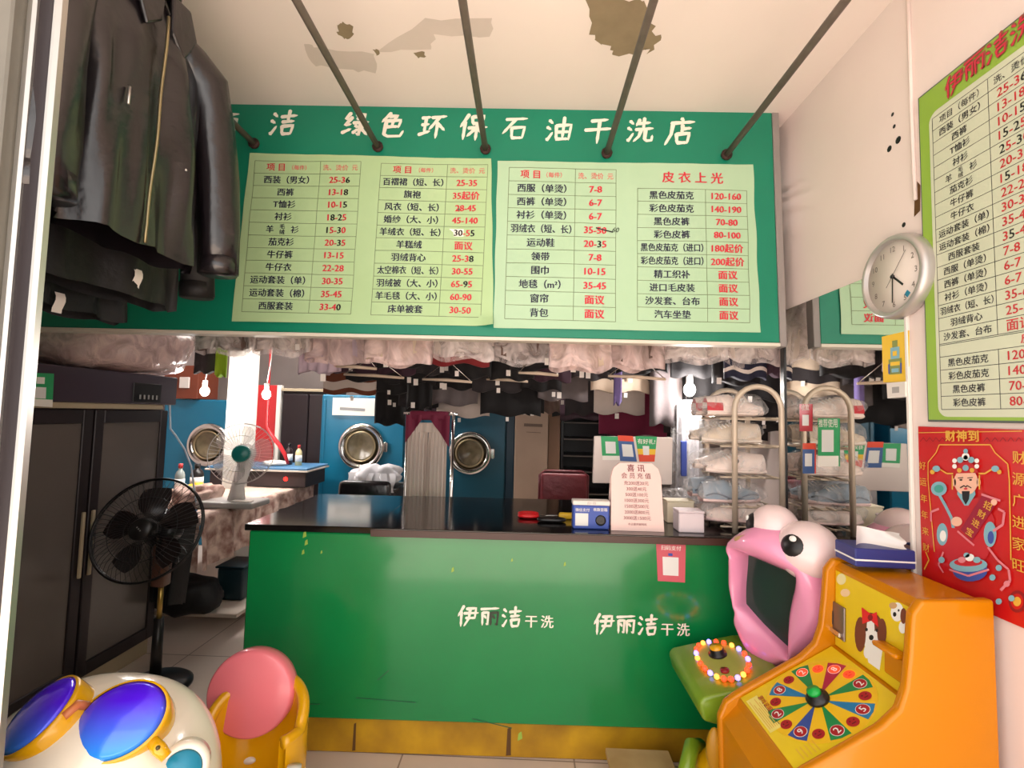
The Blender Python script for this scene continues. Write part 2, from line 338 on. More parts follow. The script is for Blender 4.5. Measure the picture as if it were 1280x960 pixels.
ragged([(421, 32), (428, 27), (440, 33), (443, 44), (432, 49), (422, 44)], BROWNST, 2, .001, .006)
ragged([(466, 62), (472, 61), (475, 67), (471, 69)], BROWNST, 3, .001, .003)
ragged([(517, 65), (530, 64), (532, 71), (522, 72)], BROWNST, 4, .001, .004)
ragged([(380, 56), (400, 60), (470, 66), (468, 90), (430, 88), (392, 82)], SMUDGE, 5, .0006, .01)
ragged([(530, 24), (616, 24), (614, 46), (545, 44), (536, 62), (470, 66)], SMUDGE, 6, .0006, .01)
struct('ceiling', cb)
fw = Frame((XR, 0, 1.5), (0, -1, 0), (0, 0, 1))                       # right wall, seen from the shop
wb = MB().box((XR, .3, 0), (XR + .16, 2.33, 2.93), WHITE, 0).box((2.2, 2.33, 0), (2.36, 6.4, 2.93), WHITE, 0).box((XR + .16, 2.23, 0), (2.36, 2.33, 2.93), WHITE, 0)
for px, py, r in ((1112, 186, 4), (1123, 175, 4.5), (1118, 158, 2.5), (1116, 143, 2.5), (1130, 281, 3)):
    a, b = fw.on(px, py); wb.disc(fw, a, b, r * .0027, BLACKINK, .0008, 9)
a, b = fw.on(1146, 246); wb.poly(fw, [(a - .012, b - .06), (a + .012, b - .05), (a + .016, b + .03), (a - .004, b + .06)], STAIN, .0008)
struct('wall_right', wb)
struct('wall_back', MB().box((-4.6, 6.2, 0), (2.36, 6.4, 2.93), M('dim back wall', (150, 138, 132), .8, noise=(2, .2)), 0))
struct('wall_left', MB().box((-4.6, .9, 0), (-4.4, 6.4, 2.93), WHITE, 0))
struct('wall_front', MB().box((-4.6, .90, 0), (-1.068, 1.0, 2.93), MARBLE, .004))
tb = MB()                                                             # aluminium door jamb on the pillar
tb.box((-1.07, .925, 0), (-1.05, .96, 2.92), ALU, .005); tb.box((-1.052, .935, 0), (-1.02, .955, 2.92), BRONZE, .002); tb.box((-1.022, .932, 0), (-1.004, .956, 2.92), ALU, .006)
struct('trim_1', tb)
p0 = atX(1137, 0, XR); p1 = atX(1146, 250, XR)
struct('trim_2', MB().tube([(XR - .004, p0.y, 2.92), (XR - .004, p0.y, 2.5), (XR - .004, p1.y, p1.z)], .006, WHITE, 6))
cx_ = atY(302, 520, 4.3)
struct('trim_3', MB().box((cx_.x - .085, 4.2, 0), (cx_.x + .085, 4.4, 2.93), CREAM, .006))

# ------------------------------------------------------------------ shop sign
th, ti = .02, math.radians(2.4)
us = V((cos(th), sin(th), 0)); vs_ = V((-sin(th) * sin(ti), cos(th) * sin(ti), cos(ti))); c0 = atY(640, 300, YS)
fs_ = Frame(c0, us, vs_)
u_r = fs_.on(970, 285)[0]; v_t = fs_.on(620, 123)[1]; v_b = fs_.on(520, 419)[1]; u_l = -2.55
sign = thing('shop_sign', 'long green shop sign with white brush lettering above the counter', 'sign', fs_.at((u_l + u_r) / 2, v_b, 0))
MB().fbox(fs_, u_l, u_r, v_b, v_t, -.045, 0, GREEN, .004).build('panel', sign)
MB().fbox(fs_, u_l, u_r, v_b - .016, v_b, -.048, .006, TRIMW, .002).build('bottom_trim', sign)
MB().fbox(fs_, u_r, u_r + .03, v_b - .016, v_t, -.048, .003, M('grey edge strip', (140, 132, 128), .5), .002).build('edge_trim', sign)
for ch, px, py, hpx in (('伊', 200, 152, 38), ('丽', 281, 156, 36), ('洁', 355, 154, 38), ('绿', 445, 156, 37), ('色', 490, 157, 37), ('环', 541, 158, 36), ('保', 592, 159, 38), ('石', 644, 161, 34), ('油', 699, 162, 36), ('干', 748, 163, 38), ('洗', 800, 163, 36), ('店', 850, 165, 40)):
    a, b = fs_.on(px, py); mb = MB(); brush_char(mb, fs_, ch, a, b, hpx / 280 * .95, LETTER, .148, .10, .002); mb.build('character', sign)
# paper price lists glued on the sign
def bil(q, s_, t):                                                    # q: TL TR BR BL in plane coordinates, t downwards
    TL, TR, BR, BL = [V(p) for p in q]; return (TL.lerp(TR, s_)).lerp(BL.lerp(BR, s_), t)
def wave(a, b): return .0045 + .0022 * sin(9 * a + 4 * b) + .0016 * sin(23 * b - 5 * a) + .001 * sin(41 * a + 17 * b)
def price_sheet(label, quad, paper, tables, title=None, curl=None):
    mb = MB(); q = [fs_.on(*p) for p in quad]; N, K = 30, 22
    def fn(s_, t):
        edge = .0015 * sin(t * 19) * (1 if s_ in (0, 1) else 0)
        a, b = bil(q, s_, t); a += edge; z = wave(a, b)
        if curl:
            d = math.hypot((1 - s_) * 1.2, curl - t) if curl < .5 else math.hypot((1 - s_) * 1.2, (curl - t))
            if d < .1: z += (.1 - d) ** 2 * 4.5
        return fs_.at(a, b, z)
    mb.grid(lambda x, y: fn(x, 1 - y), N, K, paper)
    for (TL, TR, BR, BL, dT, dB, rows, hdr) in tables:
        tq = [fs_.on(*p) for p in (TL, TR, BR, BL)]; dt = fs_.on(*dT); db = fs_.on(*dB)
        n = len(rows); sd0 = (V(dt) - V(tq[0])).length / (V(tq[1]) - V(tq[0])).length; sd1 = (V(db) - V(tq[3])).length / (V(tq[2]) - V(tq[3])).length
        P = lambda s_, t: bil(tq, s_, t)
        for i in range(n + 1): mb.line(fs_, P(0, i / n), P(1, i / n), .0024, LINEG, .0014, wave)
        for s0, s1 in ((0, 0), (sd0, sd1), (1, 1)):
            for k in range(4):
                t0, t1 = k / 4, (k + 1) / 4; mb.line(fs_, P(s0 + (s1 - s0) * t0, t0), P(s0 + (s1 - s0) * t1, t1), .0024, LINEG, .0014, wave)
        hh = (V(tq[3]) - V(tq[0])).length / n
        for i, (nm, pr, blk) in enumerate(rows):
            t = (i + .5) / n; sd = sd0 + (sd1 - sd0) * t; A = P(sd / 2, t); B = P((sd + 1) / 2, t); d = tuple((P(1, t) - P(0, t)).normalized())
            wn = (P(sd, t) - P(0, t)).length * .9; wp = (P(1, t) - P(sd, t)).length * .86
            if hdr and i == 0:
                mb.text(fs_, '项 目', A.x - wn * .2, A.y, hh * .66, REDINK, .022, lift=.002, warp=wave, dirv=d)
                mb.text(fs_, '（每件）', A.x + wn * .2, A.y, hh * .42, PINKINK, .015, lift=.002, warp=wave, dirv=d, w=wn * .42)
                mb.text(fs_, '洗、烫价  元', B.x, B.y, hh * .5, PINKINK, .012, lift=.002, warp=wave, dirv=d, w=wp)
                continue
            if nm == '羊|毛|绒|衫':
                mb.text(fs_, '羊', A.x - hh * .95, A.y, hh * .62, INK, .026, lift=.002, warp=wave, dirv=d); mb.text(fs_, '衫', A.x + hh * .95, A.y, hh * .62, INK, .026, lift=.002, warp=wave, dirv=d)
                mb.text(fs_, '毛', A.x, A.y + hh * .22, hh * .42, INK, .024, lift=.002, warp=wave, dirv=d); mb.text(fs_, '绒', A.x, A.y - hh * .22, hh * .42, INK, .024, lift=.002, warp=wave, dirv=d)
            else: mb.text(fs_, nm, A.x, A.y, hh * .66, INK, .026, lift=.002, warp=wave, dirv=d, w=wn)
            cols = [1 if k in blk else 0 for k in range(len(pr))]
            if nm.startswith('羊绒衣'): mb.fbox(fs_, B.x - wp * .42, B.x - wp * .02, B.y - hh * .28, B.y + hh * .32, wave(B.x, B.y) + .0012, wave(B.x, B.y) + .0018, WPATCH, 0)
            mb.text(fs_, pr, B.x, B.y, hh * .7, [REDINK, BLACKINK], .03, lift=.0024, warp=wave, dirv=d, w=wp, cols=cols)
            if pr == '35-50':
                mb.line(fs_, (B.x + wp * .02, B.y + hh * .18), (B.x + wp * .5, B.y - hh * .12), .006, BLACKINK, .003, wave); mb.text(fs_, '.60', B.x + wp * .55, B.y + hh * .05, hh * .5, BLACKINK, 0, .3, lift=.003, warp=wave, dirv=d)
    if title:
        a, b = fs_.on(*title[1]); mb.text(fs_, title[0], a, b, .058, REDINK, .022, lift=.002, warp=wave, dirv=(1, -.003))
    o = mb.build('price_list', off=fs_.at(*q[3])); tag(o, label, 'price list'); return o
H = ('', '', ())
T1 = [H, ('西装（男女）', '25-36', (4,)), ('西裤', '13-18', (4,)), ('T恤衫', '10-15', (4,)), ('衬衫', '18-25', (1, 3)), ('羊|毛|绒|衫', '15-30', (0, 3)), ('茄克衫', '20-35', (3,)), ('牛仔裤', '13-15', ()), ('牛仔衣', '22-28', ()), ('运动套装（单）', '30-35', ()), ('运动套装（棉）', '35-45', ()), ('西服套装', '33-40', (4,))]
T2 = [H, ('百褶裙（短、长）', '25-35', ()), ('旗袍', '35起价', ()), ('风衣（短、长）', '28-45', ()), ('婚纱（大、小）', '45-140', ()), ('羊绒衣（短、长）', '30-55', (0, 1, 4)), ('羊糕绒', '面议', ()), ('羽绒背心', '25-38', (4,)), ('太空棉衣（短、长）', '30-55', ()), ('羽绒被（大、小）', '65-95', (3,)), ('羊毛毯（大、小）', '60-90', ()), ('床单被套', '30-50', ())]
T3 = [H, ('西服（单烫）', '7-8', ()), ('西裤（单烫）', '6-7', ()), ('衬衫（单烫）', '6-7', ()), ('羽绒衣（短、长）', '35-50', ()), ('运动鞋', '20-35', (3,)), ('领带', '7-8', ()), ('围巾', '10-15', ()), ('地毯（m²）', '35-45', ()), ('窗帘', '面议', ()), ('背包', '面议', ())]
T4 = [('黑色皮茄克', '120-160', ()), ('彩色皮茄克', '140-190', ()), ('黑色皮裤', '70-80', ()), ('彩色皮裤', '80-100', ()), ('黑色皮茄克（进口）', '180起价', ()), ('彩色皮茄克（进口）', '200起价', ()), ('精工织补', '面议', ()), ('进口毛皮装', '面议', ()), ('沙发套、台布', '面议', ()), ('汽车坐垫', '面议', ())]
price_sheet('left pale green paper price list with two tables glued on the green sign', [(313, 192), (614, 199), (617, 408), (290, 402)], PAPER,
    [((320, 202), (452, 203), (439, 393), (303, 390), (401.5, 202.5), (386.6, 391.6), T1, 1), ((477, 205), (610, 207), (601, 397), (464, 394), (559.7, 206.4), (549, 395.7), T2, 1)], curl=1)
price_sheet('right mint paper price list with red heading and curling corners on the green sign', [(622, 202), (941, 206), (950, 416), (617, 410)], PAPER2,
    [((636.5, 210.5), (770, 212.6), (769, 402.8), (630.8, 398.5), (719.3, 211.8), (716.2, 401), T3, 1), ((796.5, 236.3), (933, 239), (936.4, 403.9), (796.5, 401), (880.8, 238), (884, 402.6), T4, 0)], ('皮 衣 上 光', (865, 223)), curl=0)

# rails running from the sign towards the street
for px, py, lab, y0 in ((319, 181, 'dark steel rail ending left of the price lists, leftmost, beside the leather jacket', 1.0), (473, 185, 'dark steel rail second from the left, crossing the green lettering', .5), (607, 188, 'dark steel rail in the middle, ending above the gap between the two price lists', .5), (758, 193, 'dark steel rail second from the right, passing the brown ceiling stain', .5), (907, 195, 'dark steel rail at the far right, near the bare white wall', .5)):
    a, b = fs_.on(px, py); p = fs_.at(a, b, .004); t = thing('ceiling_rail', lab, 'rail', p, 'rails over the shop front')
    MB().tube([p, (p.x, y0, p.z)], .0135, STEELD, 8).build('rod', t)
    MB().lathe([(.0, .012), (.026, .012), (.024, 0), (0, 0)], Frame(p, us, vs_), RUST, 10).build('bracket', t)

# ------------------------------------------------------------------ service counter
fk = Frame((atY(640, 660, YS)), us, (0, 0, 1)); k0 = fk.o
uL = fk.on(312, 655)[0]; zt = fk.on(465, 659)[1]; zg = fk.on(640, 906)[1]; uR = 1.185 - k0.x
zk = -k0.z                                                            # floor level in the frame
counter = thing('service_counter', 'long green painted service counter with a dark top and yellow kick board', 'counter', (k0.x, k0.y, 0))
mb = MB().fbox(fk, uL, uR, zg, zt - .028, -.76, 0, CGREEN, .006)
for (x, y, s) in ((381, 668, .008), (383, 678, .007), (379, 690, .006), (566, 712, .006), (640, 700, .004), (706, 705, .005), (402, 690, .004), (650, 920, .01)):
    a, b = fk.on(x, y); mb.poly(fk, [(a - s, b - s * 2), (a + s, b - s), (a + s * .6, b + s * 2), (a - s * .7, b + s)], M('chipped paint', (150, 180, 70), .6), .001)
for (x0, y0, x1, y1) in ((472, 850, 486, 838), (445, 872, 520, 878), (590, 898, 640, 910), (380, 880, 400, 880)):
    mb.line(fk, fk.on(x0, y0), fk.on(x1, y1), .004, M('dark scuff', (12, 84, 52), .5), .001)
mb.build('body', counter)
a_s = fk.on(466, 660)[0]
mb = MB().fbox(fk, uL - .02, a_s, zt - .028, zt, -.80, .004, BLACKG, .003); mb.build('countertop', counter)
mb = MB().fbox(fk, a_s, uR, zt - .03, zt + .003, -.80, .03, BLACKG, .003)
mb.fbox(fk, a_s, uR, zt - .032, zt - .003, .0305, .033, DARKWOODEDGE, .001); mb.build('countertop', counter)
mb = MB().fbox(fk, uL, uR, zk + .002, zg + .002, -.7, -.055, YELLOWK, .004)
for x, w_ in ((636, .011), (438, .007)):
    a, b = fk.on(x, 922); mb.poly(fk, [(a - w_, zk + .01), (a + w_, zk + .012), (a + w_ * .8, zg - .045), (a - w_ * .6, zg - .05)], STAIN, -.054)
mb.build('kick_board', counter)
for cx, cy, worn in ((585, 770, 1), (755, 780, 0)):
    for i, (ch, dx, h) in enumerate((('伊', 0, 25), ('丽', 27, 23), ('洁', 55, 25))):
        a, b = fk.on(cx + dx, cy + dx * .02); mb = MB()
        only = (lambda si: WORNL if si >= 4 else LETTER) if (worn and ch == '丽') else None
        brush_char(mb, fk, ch, a, b, h / 280, LETTER, .15, .02, .0015, only=only); mb.build('character', counter)
    for ch, dx in (('干', 79), ('洗', 99)):
        a, b = fk.on(cx + dx, cy + 7); MB().text(fk, ch, a, b, 16 / 280, LETTER, .02, lift=.0015).build('character', counter)
def card(name, fr, quad_px, bands, label, cat, th=.002, squares=(), texts=(), group=None, rounded=0):
    """thin printed card: quad px TL..BL on the frame, coloured bands (t0,t1,material), white squares, text"""
    q = [fr.on(*p) for p in quad_px]; mb = MB(); TL, TR, BR, BL = [V(p) for p in q]
    P = lambda s_, t: bil(q, s_, t)
    mb.prism(fr, [tuple(BL), tuple(BR), tuple(TR), tuple(TL)], .0005, th, bands[0][2])
    for t0, t1, m in bands: mb.poly(fr, [P(0, t1), P(1, t1), P(1, t0), P(0, t0)], m, th + .0003)
    for i_, (s0, s1, t0, t1, m) in enumerate(squares): mb.poly(fr, [P(s0, t1), P(s1, t1), P(s1, t0), P(s0, t0)], m, th + .0007 + .0002 * i_)
    for body, s_, t, h, m in texts: p = P(s_, t); mb.text(fr, body, p[0], p[1], h, m, .01, lift=th + .001, dirv=tuple((P(1, t) - P(0, t)).normalized()), w=(P(1, t) - P(0, t)).length * .9)
    o = mb.build(name, off=fr.at(*P(.5, 1))); tag(o, label, cat, group); return o
card('notice_card', fk, [(820, 678), (857, 680), (856, 728), (822, 726)], [(0, 1, M('rose card', (206, 92, 104), .5))], 'rose pink payment card stuck on the front of the green counter', 'card', squares=[(.2, .76, .36, .84, QRW), (.4, .55, .26, .33, BLUEP)], texts=[('扫码支付', .5, .12, .022, WPATCH)])

# ------------------------------------------------------------------ mirror, clock and posters on the right wall
bzt = atX(1030, 369, XR).z; ym0 = 1.555; ym1 = 2.27
mir = thing('wall_mirror', 'tall wall mirror on the right wall reflecting the shoe rack', 'mirror', (XR, (ym0 + ym1) / 2, .5))
MB().box((XR - .006, ym0, .5), (XR - .0005, ym1, bzt), MIRROR, 0).build('mirror_glass', mir)
MB().box((XR - .012, ym1, .5), (XR - .0005, ym1 + .035, bzt), BLACK, .002).build('frame_strip', mir)
MB().box((XR - .012, ym0 - .012, .5), (XR - .0005, ym0, bzt), WHITEP, .002).build('frame_strip', mir)
# bulkhead above the mirror: a shallow boxed-out part of the wall
cc = atX(1118, 346, XR - .03); clk = thing('wall_clock', 'round silver wall clock above the mirror on the right wall', 'clock', (XR, cc.y, cc.z))
fcl = Frame((XR - .001, cc.y, cc.z), (0, -1, 0), (0, 0, 1)); R = .137
MB().lathe([(R * .96, 0), (R, .012), (R * .985, .036), (R * .93, .046), (R * .86, .044), (R * .84, .030), (0, .030)], fcl, SILVER, 48).build('case', clk)
mb = MB().lathe([(R * .845, .0305), (R * .845, .0315), (0, .0315)], fcl, M('clock face', (226, 214, 204), .5), 40)
for i in range(12):
    q = PI / 2 - 2 * PI * (i + 1) / 12; mb.text(fcl, str(i + 1), R * .66 * cos(q), R * .66 * sin(q), .026, M('clock numeral grey', (120, 108, 100), .6), 0, lift=.0325)
mb.text(fcl, '◆', R * .44 * cos(-.95) + .02, R * .62 * sin(-.95), .026, TEALP, 0, lift=.0325)
mb.build('dial', clk)
def hand(q, L, wd, tail, z, m): q = math.radians(90 - q); d = V((cos(q), sin(q))); mb = MB(); mb.line(fcl, d * -tail, d * L, wd, m, z); return mb
hand(132, .055, .007, .01, .034, BLACK).build('hour_hand', clk); hand(182, .085, .005, .01, .0355, BLACK).build('minute_hand', clk); hand(40, .09, .002, .04, .037, BLACK).lathe([(.006, .033), (.006, .039), (0, .039)], fcl, BLACK, 12).build('second_hand', clk)
# big price board
fb = Frame((XR - .012, 0, 1.5), (0, -1, 0), (0, 0, 1)); bTL = fb.on(1148, 122); bBL = fb.on(1158, 527); bA0 = (bTL[0] + bBL[0]) / 2; bA1 = bA0 + .62
bT = bTL[1]; bB = bBL[1]
board = thing('price_board', 'large lime green printed price board with red title on the right wall', 'price board', fb.at((bA0 + bA1) / 2, bB, 0))
MB().fbox(fb, bA0, bA1, bB, bT, -.011, 0, GREYF, .002).build('frame', board)
mb = MB().poly(fb, [(bA0 + .006, bB + .006), (bA1 - .006, bB + .006), (bA1 - .006, bT - .006), (bA0 + .006, bT - .006)], LIMEB, .0006)
pt = fb.on(1165, 142)[1]; pb = fb.on(1175, 521)[1]; pl = fb.on(1170, 320)[0] - .008; pr_ = bA1 - .025
cr = .03; pp = [(pl + cr - cr * cos(q), y + sg * (cr * sin(q) - cr)) for y, sg, qs in ((pt, 1, 0), (pb, -1, 0)) for q in []]
rr = []
for (cx2, cy2, q0) in ((pr_ - cr, pb + cr, -PI / 2), (pr_ - cr, pt - cr, 0), (pl + cr, pt - cr, PI / 2), (pl + cr, pb + cr, PI)):
    for k in range(6): q = q0 + PI / 2 * k / 5; rr.append((cx2 + cr * cos(q), cy2 + cr * sin(q)))
mb.poly(fb, rr, BOARDP, .0012)
tL = pl + .012; tT = fb.on(1167, 148)[1]; tB = fb.on(1172, 512)[1]; dv = fb.on(1244, 320)[0]; tR = pr_ - .014
BR_ = [('', ''), ('西装（男女）', '25-36'), ('西裤', '13-18'), ('T恤衫', '10-15'), ('衬衫', '15-25'), ('羊|毛|绒|衫', '25-30'), ('茄克衫', '20-35'), ('牛仔裤', '15-18'), ('牛仔衣', '22-28'), ('运动套装（单）', '30-35'), ('运动套装（棉）', '35-45'), ('西服套装', '35-40'), ('西服（单烫）', '7-8'), ('西裤（单烫）', '6-7'), ('衬衫（单烫）', '6-7'), ('羽绒衣（短、长）', '35-60'), ('羽绒背心', '25-38'), ('沙发套、台布', '面议'), ('', ''), ('黑色皮茄克', '120-160'), ('彩色皮茄克', '140-190'), ('黑色皮裤', '70-80'), ('彩色皮裤', '80-100')]
rh = (tT - tB) / len(BR_); INKB = M('board black ink', (44, 42, 46), .5)
for i in range(len(BR_) + 1): mb.line(fb, (tL, tT - rh * i), (tR, tT - rh * i), .0016, INKB, .0016)
mb.line(fb, (tL, tT - rh * 18 - .004), (tR, tT - rh * 18 - .004), .0016, INKB, .0016)
for a in (tL, tR): mb.line(fb, (a, tT), (a, tB), .0016, INKB, .0016)
mb.line(fb, (dv, tT), (dv, tT - rh * 18), .0016, INKB, .0016); mb.line(fb, (dv, tT - rh * 19), (dv, tB), .0016, INKB, .0016)
for i, (nm, pr) in enumerate(BR_):
    y = tT - rh * (i + .5); mx = (tL + dv) / 2
    if i == 0: mb.text(fb, '项目（每件）', mx, y, rh * .62, INKB, .008, lift=.002); mb.text(fb, '洗、烫价 元', dv + .075, y, rh * .6, INKB, .008, lift=.002); continue
    if i == 18: mb.text(fb, '皮 衣 上 光', dv + .12, y, rh * .7, REDINK, .018, lift=.002); continue
    if '|' in nm:
        mb.text(fb, '羊', mx - rh, y, rh * .62, INKB, .02, lift=.002); mb.text(fb, '衫', mx + rh, y, rh * .62, INKB, .02, lift=.002); mb.text(fb, '毛', mx, y + rh * .22, rh * .42, INKB, .02, lift=.002); mb.text(fb, '绒', mx, y - rh * .22, rh * .42, INKB, .02, lift=.002)
    else: mb.text(fb, nm, mx, y, rh * .64, INKB, .022, lift=.002, w=(dv - tL) * .92)
    blk = {4: (1, 3), 5: (0, 3), 7: (1,), 11: (1,), 3: (4,), 1: (4,)}.get(i, ())
    mb.text(fb, pr, dv + .024, y, rh * .86, [M('board red ink', (196, 40, 48), .5), BLACKINK], .016, lift=.002, align='l', cols=[1 if k in blk else 0 for k in range(len(pr))])
for i, (ch, px, py) in enumerate((('伊', 1194, 104), ('丽', 1219, 81), ('洁', 1248, 58), ('洗', 1280, 32), ('衣', 1316, 4))):
    a, b = fb.on(px, py)
    if ch in BRUSH:
        brush_char(mb, fb, ch, a, b, .064, M('dull rose outline', (150, 78, 62), .5), .19, .0, .0018); brush_char(mb, fb, ch, a, b - .002, .060, M('title red', (206, 40, 66), .5), .10, .0, .0036)
mb.build('printed_panel', board)
# deity poster
fp = Frame((XR - .004, 0, 1.5), (0, -1, 0), (0, 0, 1)); A0 = fp.on(1150, 600)[0]; T0 = fp.on(1148, 533)[1]; B0 = fp.on(1280, 785)[1]; A1 = A0 + .37
mb = MB(); wv = lambda a, b: .001 + .0018 * (1 + sin(30 * (a - A0))) * .5 * max(0, min(1, (T0 - b) / .2))
mb.grid(lambda s_, t: fp.at(A0 + (A1 - A0) * s_ + (.010 if s_ < .5 else 0) * t * (1 - 2 * s_) * 0 , T0 + (B0 - T0) * (1 - t) if False else B0 + (T0 - B0) * t, wv(A0 + (A1 - A0) * s_, B0 + (T0 - B0) * t)), 20, 16, REDPOST)
G = lambda px, py: fp.on(px, py)
def pp_(pts, m, lift): mb.poly(fp, [G(*p) for p in pts][::-1], m, lift) if False else mb.poly(fp, [G(*p) for p in pts], m, lift)
def el(px, py, rx, ry, m, lift, n=18): pp_([(px + rx * cos(2 * PI * k / n), py - ry * sin(2 * PI * k / n)) for k in range(n)], m, lift)
def stroke(pts, w_, m, lift): 
    for p, q in zip(pts, pts[1:]): mb.line(fp, G(*p), G(*q), w_, m, lift)
L0 = .0045
stroke([(1162, 600), (1162, 578), (1172, 566), (1176, 556), (1240, 556), (1246, 566), (1262, 580), (1264, 600), (1266, 700)], .003, GOLD, L0)
stroke([(1162, 600), (1170, 690)], .003, GOLD, L0); stroke([(1150, 541), (1280, 539)], .002, GOLD, L0)
for i, x in enumerate((1152, 1160, 1168, 1176, 1232, 1242, 1252, 1262, 1272)): stroke([(x, 552), (x + 4, 547), (x + 8, 552)], .002, M('dark red print', (140, 14, 24), .5), L0)
for ch, x in (('财', 1190), ('神', 1204), ('到', 1219)): a, b = G(x, 545); mb.text(fp, ch, a, b, .034, GOLD, .03, lift=L0 + .0004)
for i, ch in enumerate('好运年年来财'): a, b = G(1155 + i * .9, 582 + i * 20.5); mb.text(fp, ch, a, b, .026, GOLD, .01, lift=L0)
for i, ch in enumerate('财源广进家旺'): a, b = G(1276, 572 + i * 27); mb.text(fp, ch, a, b, .034, GOLD, .01, lift=L0)
el(1210, 668, 34, 44, M('robe red print', (190, 28, 40), .5), L0)                                     # robe
pp_([(1188, 625), (1232, 622), (1246, 650), (1240, 680), (1180, 682), (1176, 650)], M('robe red print'), L0 + .0002)
el(1180, 668, 7, 14, SKYB, L0 + .0004); el(1240, 668, 8, 16, SKYB, L0 + .0004); el(1181, 670, 4, 7, WHITEI, L0 + .0006); el(1241, 672, 4, 8, BLUEP, L0 + .0006)
stroke([(1176, 618), (1184, 632), (1192, 648), (1194, 660)], .010, SKYB, L0 + .0008); el(1176, 611, 10, 9, SKYB, L0 + .0009); el(1176, 611, 6, 5, M('sea green print', (70, 160, 150), .6), L0 + .0011)
el(1210, 602, 15, 17, SKIN, L0 + .001); el(1195, 603, 2.5, 5, SKIN, L0 + .001); el(1226, 603, 2.5, 5, SKIN, L0 + .001)        # face and ears
pp_([(1200, 609), (1220, 609), (1222, 618), (1213, 632), (1208, 632), (1199, 618)], SKYB, L0 + .0009)
pp_([(1205, 614), (1215, 614), (1214, 624), (1210, 631), (1206, 624)], M('beard black', (24, 22, 28), .6), L0 + .0014)
stroke([(1203, 610), (1208, 607), (1210, 609), (1212, 607), (1217, 610)], .003, M('beard black'), L0 + .0016); el(1210, 611, 2.4, 1.2, REDINK, L0 + .0018)
for x in (1204, 1216): stroke([(x - 4, 597.5), (x + 3, 597)], .002, M('beard black'), L0 + .0016); el(x, 600, 2, 1, M('beard black'), L0 + .0016)
pp_([(1194, 592), (1226, 591), (1222, 583), (1216, 578), (1204, 578), (1198, 584)], M('robe red print'), L0 + .0012)                # hat
for x, y, r, m in ((1210, 585, 4, SKYB), (1202, 588, 3, GOLD), (1218, 588, 3, GOLD), (1196, 583, 3, WHITEI), (1224, 583, 3, WHITEI), (1203, 575, 4, SKYB), (1217, 575, 4, SKYB), (1210, 571, 5, WHITEI), (1210, 572, 3, REDINK), (1196, 576, 3, WHITEI), (1224, 576, 3, WHITEI), (1210, 564, 3, SKYB)): el(x, y, r, r, m, L0 + .0018, 10)
for sx in (-1, 1):
    stroke([(1210 + sx * 16, 592), (1210 + sx * 24, 592), (1210 + sx * 32, 587), (1210 + sx * 38, 588)], .004, GOLD, L0 + .0012); el(1210 + sx * 37, 586, 5, 4, SKYB, L0 + .0014, 10); el(1210 + sx * 42, 590, 3, 3, GOLD, L0 + .0014, 10)
    stroke([(1210 + sx * 17, 594), (1210 + sx * 17, 612)], .004, GOLD, L0 + .0012)
pp_([(1204, 662), (1218, 676), (1246, 634), (1248, 624), (1232, 618)], MAROON, L0 + .0022)                                            # scroll
stroke([(1200, 664), (1221, 682)], .006, PINKPR, L0 + .0024); stroke([(1230, 618), (1254, 626)], .006, PINKPR, L0 + .0024)
for i, ch in enumerate('招财进宝'): a, b = G(1238 - i * 7.5, 632 + i * 11); mb.text(fp, ch, a, b, .023, GOLD, .02, lift=L0 + .0026, dirv=(.9, -.35))
el(1199, 652, 7, 6, SKIN, L0 + .0024); el(1246, 628, 4, 4, SKIN, L0 + .0026)
stroke([(1166, 652), (1166, 640), (1176, 636)], .006, PINKPR, L0 + .0006); stroke([(1250, 636), (1258, 640), (1256, 656), (1244, 664)], .006, PINKPR, L0 + .0006)
el(1216, 713, 22, 14, BLUEP, L0 + .0026); el(1214, 706, 24, 9, SKYB, L0 + .003); el(1214, 703, 18, 5, M('robe red print'), L0 + .0033)
for x, y, r, m in ((1206, 700, 5, PINKPR), (1216, 697, 6, WHITEI), (1225, 700, 5, SKYB), (1212, 694, 4, SKYB)): el(x, y, r, r * .8, m, L0 + .0036, 10)
stroke([(1190, 712), (1214, 720), (1240, 712)], .005, PINKPR, L0 + .003); stroke([(1182, 690), (1176, 706), (1182, 716)], .005, PINKPR, L0 + .002)
stroke([(1238, 684), (1250, 700), (1264, 712), (1266, 726), (1254, 738)], .006, PINKPR, L0 + .002); stroke([(1160, 690), (1164, 700), (1158, 712)], .004, GOLD, L0 + .002)
for x, y in ((1180, 700), (1244, 722), (1252, 710), (1262, 730), (1268, 748), (1252, 752)): el(x, y, 4, 4, PINKPR if x % 4 else SKYB, L0 + .0025, 10)
el(1274, 752, 11, 14, M('dark red print'), L0); el(1274, 752, 8, 10, REDPOST, L0 + .0003); el(1274, 752, 5, 6, GOLD, L0 + .0006)
tag(mb.build('deity_poster', off=fp.at((A0 + A1) / 2, B0)), 'glossy red new year poster with a robed bearded deity below the price board', 'poster')
